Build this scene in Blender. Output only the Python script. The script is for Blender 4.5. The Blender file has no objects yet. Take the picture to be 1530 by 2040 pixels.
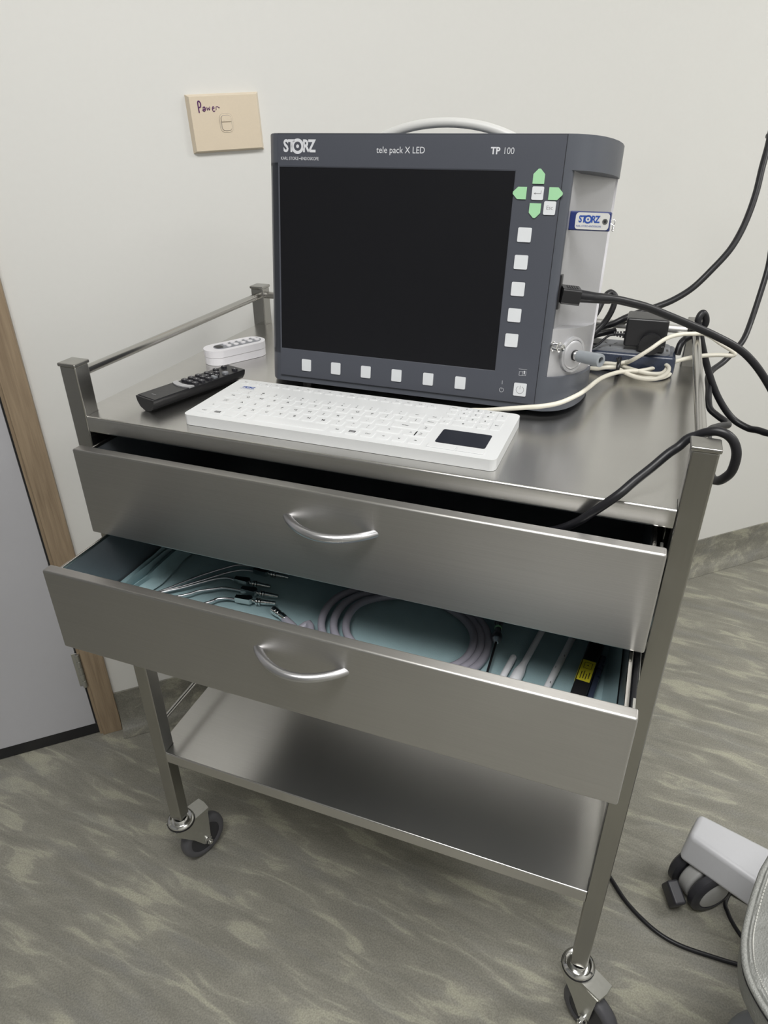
import bpy, bmesh, math, random
from mathutils import Vector, Matrix, noise
random.seed(7)
R = math.radians
C = bpy.context.scene.collection
S = bpy.context.scene

# ------------------------------------------------------------------ camera
cam = bpy.data.objects.new('camera', bpy.data.cameras.new('camera'))
C.objects.link(cam)
CP = Vector((0.7122, -0.6757, 1.3512))
yaw, pitch, roll = R(20.819), R(-29.855), R(-0.411)
fw = Vector((-math.sin(yaw)*math.cos(pitch), math.cos(yaw)*math.cos(pitch), math.sin(pitch)))
rt = Vector((math.cos(yaw), math.sin(yaw), 0)); up = rt.cross(fw)
r2 = rt*math.cos(roll)+up*math.sin(roll); u2 = up*math.cos(roll)-rt*math.sin(roll)
cam.matrix_world = Matrix(((r2.x, u2.x, -fw.x, CP.x), (r2.y, u2.y, -fw.y, CP.y), (r2.z, u2.z, -fw.z, CP.z), (0, 0, 0, 1)))
cam.data.sensor_fit = 'HORIZONTAL'; cam.data.sensor_width = 36; cam.data.lens = 36*1378.52/1530
cam.data.clip_start = 0.01; cam.data.clip_end = 50
S.camera = cam

# ------------------------------------------------------------------ light and exposure
S.view_settings.view_transform = 'Standard'; S.view_settings.look = 'None'
S.view_settings.gamma = 1; S.view_settings.use_curve_mapping = False
S.view_settings.exposure = 0.06
W_ = bpy.data.worlds.new('room_air'); S.world = W_; W_.use_nodes = True
W_.node_tree.nodes['Background'].inputs[0].default_value = (0.8, 0.85, 0.9, 1)
W_.node_tree.nodes['Background'].inputs[1].default_value = 0.02
# (x along the back wall, distance from the back wall, power) of the ceiling panels
LIGHTS = [(-0.45, 1.50, 37), (1.95, 1.50, 30), (0.9, 3.1, 12)]  # last panel is added to brighten the front wall for the steel reflections
CEIL = 2.6
WA = R(42.57)
WO = Vector((0, 0.6073, 0)); WD = Vector((math.cos(WA), math.sin(WA), 0)); WN = Vector((math.sin(WA), -math.cos(WA), 0))
# room frame: local x along the back wall, local y away from the wall INTO the wall (so -y is towards the camera)
ROOM = Matrix.Translation(WO) @ Matrix.Rotation(WA, 4, 'Z')
def rp(s, d, z): return WO + WD*s + WN*d + Vector((0, 0, z))

# ------------------------------------------------------------------ materials
def mat(name, col, rough=0.5, metal=0.0, spec=0.5, coat=0.0, emit=None, es=0):
    m = bpy.data.materials.new(name); m.use_nodes = True
    b = m.node_tree.nodes['Principled BSDF']
    b.inputs['Base Color'].default_value = (*col, 1); b.inputs['Roughness'].default_value = rough
    b.inputs['Metallic'].default_value = metal; b.inputs['Specular IOR Level'].default_value = spec
    b.inputs['Coat Weight'].default_value = coat
    if emit: b.inputs['Emission Color'].default_value = (*emit, 1); b.inputs['Emission Strength'].default_value = es
    return m
def N(m, t, **k):
    n = m.node_tree.nodes.new(t)
    for a, v in k.items():
        if a in n.inputs.keys(): n.inputs[a].default_value = v
        else: setattr(n, a, v)
    return n
def LK(m, a, b): m.node_tree.links.new(a, b)
def B(m): return m.node_tree.nodes['Principled BSDF']
def noisy(m, scale=(30, 30, 30), ncol=0.06, bump=0.02, nscale=5, rvar=0.03):
    """gentle procedural variation of colour, roughness and relief"""
    tc = N(m, 'ShaderNodeTexCoord'); mp = N(m, 'ShaderNodeMapping'); mp.inputs['Scale'].default_value = scale
    LK(m, tc.outputs['Object'], mp.inputs['Vector'])
    nz = N(m, 'ShaderNodeTexNoise', Scale=nscale, Detail=4.0); LK(m, mp.outputs[0], nz.inputs['Vector'])
    b = B(m); c = b.inputs['Base Color'].default_value[:]; r = b.inputs['Roughness'].default_value
    mx = N(m, 'ShaderNodeMix', data_type='RGBA'); mx.inputs[6].default_value = tuple(v*(1-ncol) for v in c[:3])+(1,); mx.inputs[7].default_value = tuple(min(1, v*(1+ncol)) for v in c[:3])+(1,)
    LK(m, nz.outputs['Fac'], mx.inputs[0]); LK(m, mx.outputs[2], b.inputs['Base Color'])
    mr = N(m, 'ShaderNodeMapRange'); mr.inputs['To Min'].default_value = max(0.02, r-rvar); mr.inputs['To Max'].default_value = min(1, r+rvar)
    LK(m, nz.outputs['Fac'], mr.inputs['Value']); LK(m, mr.outputs[0], b.inputs['Roughness'])
    if bump:
        bp = N(m, 'ShaderNodeBump', Strength=bump, Distance=0.002); LK(m, nz.outputs['Fac'], bp.inputs['Height']); LK(m, bp.outputs[0], b.inputs['Normal'])
    return m
def steel(name, axis, col=(0.50, 0.49, 0.47), rough=0.30, aniso=0.6, bump=0.06):
    """brushed stainless steel; the brush lines run along the given axis"""
    m = mat(name, col, rough, 1.0); b = B(m)
    tc = N(m, 'ShaderNodeTexCoord'); mp = N(m, 'ShaderNodeMapping')
    sc = [1100, 1100, 1100]; sc[axis] = 9; mp.inputs['Scale'].default_value = sc
    LK(m, tc.outputs['Object'], mp.inputs['Vector'])
    nz = N(m, 'ShaderNodeTexNoise', Scale=1.0, Detail=3.0); LK(m, mp.outputs[0], nz.inputs['Vector'])
    n2 = N(m, 'ShaderNodeTexNoise', Scale=7.0, Detail=3.0); LK(m, tc.outputs['Object'], n2.inputs['Vector'])
    mx = N(m, 'ShaderNodeMix', data_type='RGBA'); mx.inputs[6].default_value = tuple(v*0.90 for v in col)+(1,); mx.inputs[7].default_value = tuple(v*1.08 for v in col)+(1,)
    LK(m, nz.outputs['Fac'], mx.inputs[0]); LK(m, mx.outputs[2], b.inputs['Base Color'])
    # faint smudges and wipe marks
    mr = N(m, 'ShaderNodeMapRange'); mr.inputs['To Min'].default_value = 0.90; mr.inputs['To Max'].default_value = 1.08; LK(m, n2.outputs['Fac'], mr.inputs['Value'])
    ms = N(m, 'ShaderNodeMix', data_type='RGBA', blend_type='MULTIPLY'); ms.inputs[0].default_value = 1; LK(m, mx.outputs[2], ms.inputs[6]); LK(m, mr.outputs[0], ms.inputs[7]); LK(m, ms.outputs[2], b.inputs['Base Color'])
    b.inputs['Anisotropic'].default_value = aniso; b.inputs['Anisotropic Rotation'].default_value = 0.25
    v = [0, 0, 0]; v[axis] = 1
    cx = N(m, 'ShaderNodeCombineXYZ', X=float(v[0]), Y=float(v[1]), Z=float(v[2]))
    vt = N(m, 'ShaderNodeVectorTransform', vector_type='VECTOR', convert_from='OBJECT', convert_to='WORLD')
    LK(m, cx.outputs[0], vt.inputs[0]); LK(m, vt.outputs[0], b.inputs['Tangent'])
    return m
M = {}
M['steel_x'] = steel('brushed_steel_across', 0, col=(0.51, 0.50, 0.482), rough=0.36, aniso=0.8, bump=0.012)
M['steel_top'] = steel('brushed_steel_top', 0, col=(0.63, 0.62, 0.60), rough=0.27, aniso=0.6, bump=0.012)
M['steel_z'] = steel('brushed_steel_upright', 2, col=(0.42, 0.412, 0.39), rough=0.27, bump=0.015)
M['steel_y'] = steel('brushed_steel_lengthwise', 1, rough=0.22, aniso=0.4)
M['chrome'] = noisy(mat('chrome', (0.72, 0.72, 0.71), 0.14, 1.0), bump=0, ncol=0.03, rvar=0.02)
M['satin'] = noisy(mat('satin_aluminium', (0.60, 0.60, 0.62), 0.32, 1.0), bump=0, ncol=0.04, rvar=0.02)
M['zinc'] = noisy(mat('zinc_plated_steel', (0.55, 0.55, 0.52), 0.38, 1.0), bump=0.05, ncol=0.08)
M['drawer_in'] = noisy(mat('grey_drawer_side', (0.26, 0.285, 0.31), 0.34, 0.8), bump=0.02)
M['black_in'] = noisy(mat('dark_runner_steel', (0.02, 0.02, 0.022), 0.45, 0.3), bump=0)
M['dgrey'] = noisy(mat('charcoal_blue_plastic', (0.078, 0.085, 0.103), 0.42), (200, 200, 200), 0.05, 0.04)
M['dgrey_panel'] = noisy(mat('charcoal_front_foil', (0.066, 0.071, 0.088), 0.40), (200, 200, 200), 0.04, 0.02)
M['seam'] = noisy(mat('seam_black', (0.015, 0.016, 0.02), 0.6), bump=0)
M['screen'] = noisy(mat('black_lcd', (0.009, 0.0092, 0.011), 0.36, spec=0.18), bump=0, ncol=0.03, rvar=0.02)
M['silver'] = noisy(mat('light_silver_plastic', (0.44, 0.44, 0.455), 0.36, 0.35), (100, 100, 100), 0.03, 0.01, rvar=0.02)
M['white_btn'] = noisy(mat('white_button', (0.66, 0.68, 0.70), 0.4), bump=0, ncol=0.02)
M['green_btn'] = noisy(mat('green_button', (0.34, 0.62, 0.36), 0.4), bump=0, ncol=0.02)
M['print_white'] = noisy(mat('white_print', (0.62, 0.63, 0.66), 0.5), bump=0, ncol=0.02)
M['print_grey'] = noisy(mat('grey_print', (0.22, 0.22, 0.23), 0.5), bump=0, ncol=0.02)
M['print_black'] = noisy(mat('black_print', (0.012, 0.012, 0.014), 0.5), bump=0, ncol=0.02)
M['blue'] = noisy(mat('dark_blue_plastic', (0.018, 0.03, 0.13), 0.3), bump=0)
M['print_blue'] = noisy(mat('blue_print', (0.02, 0.07, 0.32), 0.5), bump=0)
M['kb'] = noisy(mat('white_silicone', (0.61, 0.62, 0.625), 0.38), (120, 120, 120), 0.015, 0.01)
M['pad'] = noisy(mat('dark_touchpad', (0.02, 0.022, 0.03), 0.3), bump=0)
M['white_pl'] = noisy(mat('white_plastic', (0.74, 0.73, 0.76), 0.32), bump=0, ncol=0.015)
M['grey_pl'] = noisy(mat('mid_grey_plastic', (0.22, 0.23, 0.25), 0.45), bump=0, ncol=0.03)
M['lgrey_pl'] = noisy(mat('light_grey_plastic', (0.40, 0.40, 0.395), 0.45), bump=0, ncol=0.03)
M['handle_grey'] = noisy(mat('pale_handle_plastic', (0.58, 0.58, 0.565), 0.4), bump=0, ncol=0.02)
M['sleeve'] = noisy(mat('grey_sleeve', (0.25, 0.27, 0.29), 0.42), bump=0, ncol=0.03)
M['black_pl'] = noisy(mat('black_plastic', (0.014, 0.014, 0.016), 0.35), bump=0, ncol=0.05)
M['rubber'] = noisy(mat('black_rubber', (0.010, 0.010, 0.0125), 0.40, spec=0.4), bump=0, ncol=0.05)
M['cream_cord'] = noisy(mat('cream_cord', (0.70, 0.67, 0.58), 0.42), bump=0, ncol=0.02)
M['navy'] = noisy(mat('navy_plastic', (0.035, 0.045, 0.075), 0.28), bump=0, ncol=0.03)
M['beige'] = noisy(mat('beige_switch_plastic', (0.68, 0.585, 0.455), 0.33), (60, 60, 60), 0.03, 0.01)
M['purple'] = noisy(mat('purple_ink', (0.10, 0.02, 0.12), 0.5), bump=0)
M['timber_dark'] = None
M['hose'] = noisy(mat('grey_silicone_hose', (0.31, 0.30, 0.35), 0.4), bump=0, ncol=0.03)
M['yellow'] = noisy(mat('yellow_sticker', (0.75, 0.66, 0.04), 0.45), bump=0, ncol=0.03)
M['cotton'] = noisy(mat('white_foam', (0.75, 0.76, 0.79), 0.6), (300, 300, 300), 0.03, 0.2)
M['tyre'] = noisy(mat('grey_rubber_tyre', (0.085, 0.085, 0.095), 0.5), (80, 80, 80), 0.08, 0.05)
M['hub'] = noisy(mat('dark_wheel_hub', (0.028, 0.028, 0.034), 0.45), bump=0)
M['base_white'] = noisy(mat('white_painted_metal', (0.54, 0.545, 0.57), 0.35), bump=0, ncol=0.02)
M['ceiling'] = noisy(mat('ceiling_white', (0.80, 0.80, 0.78), 0.9), (3, 3, 3), 0.02, 0.05)
M['diffuser'] = mat('lit_diffuser', (0.9, 0.9, 0.9), 0.5, emit=(1, 0.98, 0.95), es=1.2)
M['lamp_frame'] = noisy(mat('lamp_frame_white', (0.75, 0.75, 0.75), 0.4), bump=0)
M['doorleaf'] = noisy(mat('grey_laminate', (0.47, 0.47, 0.50), 0.45), (8, 8, 8), 0.02, 0.01)

def wall_mat(name, col):
    m = mat(name, col, 0.62, spec=0.3)
    return noisy(m, (1, 1, 1), 0.012, 0.05, 90, 0.05)
M['wall_grey'] = wall_mat('reflection_darkening_grey', (0.33, 0.335, 0.34))  # grey invented for the unseen left wall, to darken reflections in the drawers
M['wall'] = wall_mat('warm_white_wall_paint', (0.70, 0.697, 0.675))

def cloth_mat():
    m = mat('teal_cloth', (0.26, 0.38, 0.40), 0.85, spec=0.2); b = B(m)
    tc = N(m, 'ShaderNodeTexCoord'); n1 = N(m, 'ShaderNodeTexNoise', Scale=18.0, Detail=5.0); LK(m, tc.outputs['Object'], n1.inputs['Vector'])
    n2 = N(m, 'ShaderNodeTexNoise', Scale=900.0, Detail=2.0); LK(m, tc.outputs['Object'], n2.inputs['Vector'])
    cr = N(m, 'ShaderNodeValToRGB'); cr.color_ramp.elements[0].color = (0.28, 0.40, 0.425, 1); cr.color_ramp.elements[1].color = (0.36, 0.50, 0.53, 1)
    LK(m, n1.outputs['Fac'], cr.inputs[0]); LK(m, cr.outputs[0], b.inputs['Base Color'])
    bp = N(m, 'ShaderNodeBump', Strength=0.25, Distance=0.001); LK(m, n2.outputs['Fac'], bp.inputs['Height']); LK(m, bp.outputs[0], b.inputs['Normal'])
    return m
M['cloth'] = cloth_mat()

def timber_mat():
    m = mat('oak_veneer', (0.4, 0.28, 0.17), 0.5); b = B(m)
    tc = N(m, 'ShaderNodeTexCoord'); mp = N(m, 'ShaderNodeMapping'); mp.inputs['Scale'].default_value = (60, 60, 3.0)
    LK(m, tc.outputs['Object'], mp.inputs['Vector'])
    nz = N(m, 'ShaderNodeTexNoise', Scale=2.2, Detail=7.0, Distortion=0.4); LK(m, mp.outputs[0], nz.inputs['Vector'])
    n2 = N(m, 'ShaderNodeTexNoise', Scale=14.0, Detail=3.0); m2 = N(m, 'ShaderNodeMapping'); m2.inputs['Scale'].default_value = (40, 40, 1.5)
    LK(m, tc.outputs['Object'], m2.inputs['Vector']); LK(m, m2.outputs[0], n2.inputs['Vector'])
    ad = N(m, 'ShaderNodeMath', operation='MULTIPLY_ADD'); ad.inputs[1].default_value = 0.35; LK(m, n2.outputs['Fac'], ad.inputs[0]); LK(m, nz.outputs['Fac'], ad.inputs[2])
    cr = N(m, 'ShaderNodeValToRGB'); e = cr.color_ramp.elements
    e[0].position = 0.45; e[0].color = (0.225, 0.165, 0.108, 1); e[1].position = 0.85; e[1].color = (0.335, 0.255, 0.17, 1)
    LK(m, ad.outputs[0], cr.inputs[0]); LK(m, cr.outputs[0], b.inputs['Base Color'])
    bp = N(m, 'ShaderNodeBump', Strength=0.1, Distance=0.001); LK(m, nz.outputs['Fac'], bp.inputs['Height']); LK(m, bp.outputs[0], b.inputs['Normal'])
    return m
M['timber'] = timber_mat()

def vinyl_mat(name, rot=-4.0, k=1.0):
    """streaky sheet vinyl: light wavy veins over grey-green, with fine flecks"""
    m = mat(name, (0.25, 0.25, 0.21), 0.5, spec=0.35); b = B(m)
    tc = N(m, 'ShaderNodeTexCoord')
    ro = N(m, 'ShaderNodeMapping'); ro.inputs['Rotation'].default_value = (0, 0, R(-rot)); mp = N(m, 'ShaderNodeMapping'); mp.inputs['Scale'].default_value = (6.5, 30.0, 30.0)
    LK(m, tc.outputs['Object'], ro.inputs['Vector']); LK(m, ro.outputs[0], mp.inputs['Vector'])
    wn = N(m, 'ShaderNodeTexNoise', Scale=0.55, Detail=2.0); LK(m, mp.outputs[0], wn.inputs['Vector'])
    vm = N(m, 'ShaderNodeVectorMath', operation='MULTIPLY_ADD'); vm.inputs[1].default_value = (0.6, 3.0, 0); LK(m, wn.outputs['Color'], vm.inputs[0]); LK(m, mp.outputs[0], vm.inputs[2])
    nz = N(m, 'ShaderNodeTexNoise', Scale=1.0, Detail=6.0, Roughness=0.56); LK(m, vm.outputs[0], nz.inputs['Vector'])
    cr = N(m, 'ShaderNodeValToRGB'); e = cr.color_ramp.elements
    e[0].position = 0.28; e[0].color = (0.200*k, 0.194*k, 0.165*k, 1)
    e[1].position = 0.72; e[1].color = (0.40*k, 0.39*k, 0.31*k, 1)
    for p_, c_ in ((0.46, (0.236, 0.229, 0.195)), (0.545, (0.268, 0.260, 0.220)), (0.60, (0.345, 0.336, 0.272))):
        q = e.new(p_); q.color = (*[v*k for v in c_], 1)
    LK(m, nz.outputs['Fac'], cr.inputs[0])
    # bluish patches
    n3 = N(m, 'ShaderNodeTexNoise', Scale=0.8, Detail=3.0); LK(m, mp.outputs[0], n3.inputs['Vector'])
    mr = N(m, 'ShaderNodeMapRange'); mr.inputs['From Min'].default_value = 0.52; mr.inputs['From Max'].default_value = 0.75; mr.inputs['To Max'].default_value = 0.55; LK(m, n3.outputs['Fac'], mr.inputs['Value'])
    m1 = N(m, 'ShaderNodeMix', data_type='RGBA'); LK(m, mr.outputs[0], m1.inputs[0]); LK(m, cr.outputs[0], m1.inputs[6]); m1.inputs[7].default_value = (0.225*k, 0.225*k, 0.215*k, 1)
    n2 = N(m, 'ShaderNodeTexNoise', Scale=330.0, Detail=2.0); LK(m, tc.outputs['Object'], n2.inputs['Vector'])
    m2 = N(m, 'ShaderNodeMapRange'); m2.inputs['From Min'].default_value = 0.3; m2.inputs['From Max'].default_value = 0.7; m2.inputs['To Min'].default_value = 0.80; m2.inputs['To Max'].default_value = 1.16; LK(m, n2.outputs['Fac'], m2.inputs['Value'])
    m3 = N(m, 'ShaderNodeMix', data_type='RGBA', blend_type='MULTIPLY'); m3.inputs[0].default_value = 1; LK(m, m1.outputs[2], m3.inputs[6]); LK(m, m2.outputs[0], m3.inputs[7])
    LK(m, m3.outputs[2], b.inputs['Base Color'])
    bp = N(m, 'ShaderNodeBump', Strength=0.12, Distance=0.0006); LK(m, n2.outputs['Fac'], bp.inputs['Height']); LK(m, bp.outputs[0], b.inputs['Normal'])
    return m
M['vinyl'] = vinyl_mat('streaky_vinyl_floor', -46.6)
M['cove'] = vinyl_mat('streaky_vinyl_cove', 35.0, 0.86)

def leather_mat():
    m = mat('pale_grey_leather', (0.27, 0.275, 0.26), 0.42); b = B(m)
    tc = N(m, 'ShaderNodeTexCoord'); v = N(m, 'ShaderNodeTexVoronoi', Scale=420.0); LK(m, tc.outputs['Object'], v.inputs['Vector'])
    n = N(m, 'ShaderNodeTexNoise', Scale=16.0, Detail=3.0); LK(m, tc.outputs['Object'], n.inputs['Vector'])
    ad = N(m, 'ShaderNodeMath', operation='MULTIPLY_ADD'); ad.inputs[1].default_value = 6.0; LK(m, n.outputs['Fac'], ad.inputs[0]); LK(m, v.outputs['Distance'], ad.inputs[2])
    bp = N(m, 'ShaderNodeBump', Strength=0.35, Distance=0.002); LK(m, ad.outputs[0], bp.inputs['Height']); LK(m, bp.outputs[0], b.inputs['Normal'])
    return m
M['leather'] = leather_mat()
M['stitch'] = noisy(mat('pale_stitching', (0.5, 0.5, 0.47), 0.7), bump=0)

# ------------------------------------------------------------------ mesh helpers
def merge(bm, src, M4=None, mi=0, smooth=None):
    if M4 is not None: bmesh.ops.transform(src, matrix=M4, verts=src.verts)
    vm = {}
    for v in src.verts: vm[v] = bm.verts.new(v.co)
    for f in src.faces:
        try: g = bm.faces.new([vm[v] for v in f.verts])
        except ValueError: continue
        g.material_index = mi; g.smooth = f.smooth if smooth is None else smooth
    src.free()
def bevel_all(t, w, seg=2, ang=30):
    if w <= 0: return
    ed = [e for e in t.edges if len(e.link_faces) == 2 and e.calc_face_angle(0) > R(ang)]
    bmesh.ops.bevel(t, geom=ed, offset=w, segments=seg, profile=0.5, affect='EDGES', clamp_overlap=True)
    for f in t.faces: f.smooth = True
def box(bm, lo, hi, bev=0, seg=2, M4=None, mi=0, smooth=None):
    t = bmesh.new(); bmesh.ops.create_cube(t, size=1)
    for v in t.verts: v.co = Vector([lo[i]+(v.co[i]+0.5)*(hi[i]-lo[i]) for i in range(3)])
    bevel_all(t, bev, seg); merge(bm, t, M4, mi, smooth)
def prism(bm, pts, z0, z1, bev=0, seg=2, M4=None, mi=0, axis='z', top_scale=None, smooth=None):
    """pts: outline (a,b); extruded from z0 to z1 along the axis"""
    t = bmesh.new()
    area = sum(pts[i][0]*pts[(i+1) % len(pts)][1]-pts[(i+1) % len(pts)][0]*pts[i][1] for i in range(len(pts)))
    if area < 0: pts = pts[::-1]
    cx = sum(p[0] for p in pts)/len(pts); cy = sum(p[1] for p in pts)/len(pts); ts = top_scale or 1
    a = [t.verts.new((p[0], p[1], z0)) for p in pts]; b = [t.verts.new((cx+(p[0]-cx)*ts, cy+(p[1]-cy)*ts, z1)) for p in pts]
    t.faces.new(a[::-1]); t.faces.new(b); n = len(pts)
    for i in range(n): t.faces.new((a[i], a[(i+1) % n], b[(i+1) % n], b[i]))
    if bev: bevel_all(t, bev, seg, 25)
    if axis == 'y':   # outline in x,z ; extruded along +y
        bmesh.ops.transform(t, matrix=Matrix(((1, 0, 0, 0), (0, 0, 1, 0), (0, 1, 0, 0), (0, 0, 0, 1))), verts=t.verts); bmesh.ops.reverse_faces(t, faces=t.faces)
    if axis == 'x':   # outline in y,z ; extruded along +x
        bmesh.ops.transform(t, matrix=Matrix(((0, 0, 1, 0), (1, 0, 0, 0), (0, 1, 0, 0), (0, 0, 0, 1))), verts=t.verts)
    merge(bm, t, M4, mi, smooth)
def rrect(w, h, r, n=4, cx=0, cy=0):
    o = []
    for (sx, sy, a0) in ((1, 1, 0), (-1, 1, 90), (-1, -1, 180), (1, -1, 270)):
        for i in range(n+1):
            a = R(a0+90*i/n); o.append((cx+sx*(w/2-r)+r*math.cos(a), cy+sy*(h/2-r)+r*math.sin(a)))
    return o
def basis(d):
    d = Vector(d).normalized(); a = Vector((0, 0, 1)) if abs(d.z) < 0.9 else Vector((1, 0, 0))
    x = a.cross(d).normalized(); y = d.cross(x); return x, y, d
def frame(o, d):
    x, y, z = basis(d); return Matrix(((x.x, y.x, z.x, o[0]), (x.y, y.y, z.y, o[1]), (x.z, y.z, z.z, o[2]), (0, 0, 0, 1)))
def lathe(bm, prof, M4=None, seg=24, mi=0, smooth=True, sharp=False):
    """prof: (radius, z) from bottom to top"""
    t = bmesh.new(); rings = []
    for r, z in prof:
        if r < 1e-6: rings.append([t.verts.new((0, 0, z))])
        else: rings.append([t.verts.new((r*math.cos(2*math.pi*i/seg), r*math.sin(2*math.pi*i/seg), z)) for i in range(seg)])
    for a, b in zip(rings, rings[1:]):
        for i in range(seg):
            j = (i+1) % seg
            if len(a) == 1 and len(b) == 1: continue
            if len(a) == 1: f = t.faces.new((a[0], b[j], b[i]))
            elif len(b) == 1: f = t.faces.new((a[i], a[j], b[0]))
            else: f = t.faces.new((a[i], a[j], b[j], b[i]))
            f.smooth = smooth
    merge(bm, t, M4, mi)
def cyl(bm, p0, p1, r0, r1=None, seg=20, mi=0, bev=0.0):
    p0, p1 = Vector(p0), Vector(p1); L = (p1-p0).length; r1 = r0 if r1 is None else r1; b = min(bev or 0.0004, L*0.3, r0*0.4, r1*0.4)
    lathe(bm, [(0, 0), (r0-b, 0), (r0-b*.3, b*.3), (r0, b), (r1, L-b), (r1-b*.3, L-b*.3), (r1-b, L), (0, L)], frame(p0, p1-p0), seg, mi)
def catmull(P, n=8, closed=False):
    P = [Vector(p) for p in P]; out = []; m = len(P)
    for i in range(m if closed else m-1):
        g = (lambda k: P[k % m]) if closed else (lambda k: P[max(0, min(m-1, k))])
        a, b, c, d = g(i-1), g(i), g(i+1), g(i+2)
        for j in range(n):
            t = j/n
            out.append(0.5*((2*b)+(c-a)*t+(2*a-5*b+4*c-d)*t*t+(-a+3*b-3*c+d)*t**3))
    if not closed: out.append(P[-1])
    return out
def tube(bm, P, r, seg=10, n=8, closed=False, mi=0, radii=None):
    Q = catmull(P, n, closed) if n > 1 else [Vector(p) for p in P]
    m = len(Q); T = []
    for i in range(m):
        a = Q[(i-1) % m] if closed else Q[max(0, i-1)]; b = Q[(i+1) % m] if closed else Q[min(m-1, i+1)]
        T.append((b-a).normalized())
    x, _, _ = basis(T[0]); rings = []; t = bmesh.new()
    for i in range(m):
        x = (x-T[i]*x.dot(T[i])).normalized(); y = T[i].cross(x)
        rr = r if radii is None else radii(i/(m-1))
        rings.append([t.verts.new(Q[i]+(x*math.cos(2*math.pi*k/seg)+y*math.sin(2*math.pi*k/seg))*rr) for k in range(seg)])
    for i in range(m if closed else m-1):
        a, b = rings[i], rings[(i+1) % m]
        for k in range(seg): t.faces.new((a[k], a[(k+1) % seg], b[(k+1) % seg], b[k])).smooth = True
    if not closed: t.faces.new(rings[0][::-1]); t.faces.new(rings[-1])
    merge(bm, t, None, mi)
def text(bm, s, size, M4, bold=0.0, mi=0, align='CENTER', sx=1.0, shear=0.0, sp=1.0):
    cu = bpy.data.curves.new('t', 'FONT'); cu.body = s; cu.size = size; cu.align_x = align; cu.align_y = 'CENTER'
    cu.offset = bold; cu.shear = shear; cu.resolution_u = 3; cu.space_character = sp
    o = bpy.data.objects.new('t', cu); C.objects.link(o)
    dg = bpy.context.evaluated_depsgraph_get(); me = bpy.data.meshes.new_from_object(o.evaluated_get(dg))
    t = bmesh.new(); t.from_mesh(me)
    for f in t.faces: f.smooth = False
    bmesh.ops.transform(t, matrix=Matrix.Diagonal((sx, 1, 1, 1)), verts=t.verts)
    merge(bm, t, M4, mi)
    bpy.data.objects.remove(o); bpy.data.curves.remove(cu); bpy.data.meshes.remove(me)
def ring2d(bm, r0, r1, M4, mi=0, seg=24, a0=0, a1=360):
    t = bmesh.new(); n = seg; A = []; Bv = []
    for i in range(n+1):
        a = R(a0+(a1-a0)*i/n); A.append(t.verts.new((r0*math.cos(a), r0*math.sin(a), 0))); Bv.append(t.verts.new((r1*math.cos(a), r1*math.sin(a), 0)))
    for i in range(n): t.faces.new((A[i], Bv[i], Bv[i+1], A[i+1]))
    merge(bm, t, M4, mi)
def quad2d(bm, pts, M4, mi=0):
    t = bmesh.new(); t.faces.new([t.verts.new((x, y, 0)) for x, y in pts]); merge(bm, t, M4, mi)
def T3(x, y, z): return Matrix.Translation((x, y, z))
def nb(): return bmesh.new()
def obj(name, bm, mats, parent=None, normals=True):
    if normals: bmesh.ops.recalc_face_normals(bm, faces=bm.faces)
    me = bpy.data.meshes.new(name); bm.to_mesh(me); bm.free()
    for m in (mats if isinstance(mats, (list, tuple)) else [mats]): me.materials.append(M[m] if isinstance(m, str) else m)
    me.set_sharp_from_angle(angle=R(50))
    o = bpy.data.objects.new(name, me); C.objects.link(o)
    wn = o.modifiers.new('normals', 'WEIGHTED_NORMAL'); wn.keep_sharp = True
    if parent is not None: o.parent = parent
    return o
def tag(o, label, cat, group=None):
    o['label'] = label; o['category'] = cat
    if group: o['group'] = group
    return o
def thing(name, label, cat, loc=(0, 0, 0), rz=0, group=None, mw=None):
    o = bpy.data.objects.new(name, None); C.objects.link(o); o.empty_display_size = 0.05
    o.location = loc; o.rotation_euler = (0, 0, rz)
    if mw is not None: o.matrix_world = mw
    return tag(o, label, cat, group)
def struct(name, bm, mats, mw=None):
    o = obj(name, bm, mats); o['kind'] = 'structure'
    if mw is not None: o.matrix_world = mw
    return o
def copy_part(o, parent, off=(0, 0, 0)):
    c = o.copy(); C.objects.link(c); c.parent = parent; c.location = Vector(o.location)+Vector(off); return c

# ------------------------------------------------------------------ the room
RS0, RS1, RD = -2.7, 2.7, 3.6      # extent along the wall, depth from it
bm = nb(); box(bm, (RS0-0.1, -RD-0.1, -0.05), (RS1+0.1, 0.1, 0)); fl = struct('floor', bm, 'vinyl', ROOM)
# floor material runs in the room's own frame: turn the streaks back
bm = nb(); box(bm, (RS0-0.1, -RD-0.1, CEIL), (RS1+0.1, 0.1, CEIL+0.05)); struct('ceiling', bm, 'ceiling', ROOM)
bm = nb(); box(bm, (RS0, 0, 0), (RS1, 0.1, CEIL)); struct('wall_back', bm, 'wall', ROOM)
bm = nb(); box(bm, (RS0-0.1, -RD, 0), (RS0, 0, CEIL)); struct('wall_left', bm, 'wall_grey', ROOM)
bm = nb(); box(bm, (RS1, -RD, 0), (RS1+0.1, 0, CEIL)); struct('wall_right', bm, 'wall', ROOM)
bm = nb(); box(bm, (RS0, -RD-0.1, 0), (RS1, -RD, CEIL)); struct('wall_front', bm, 'wall', ROOM)
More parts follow.
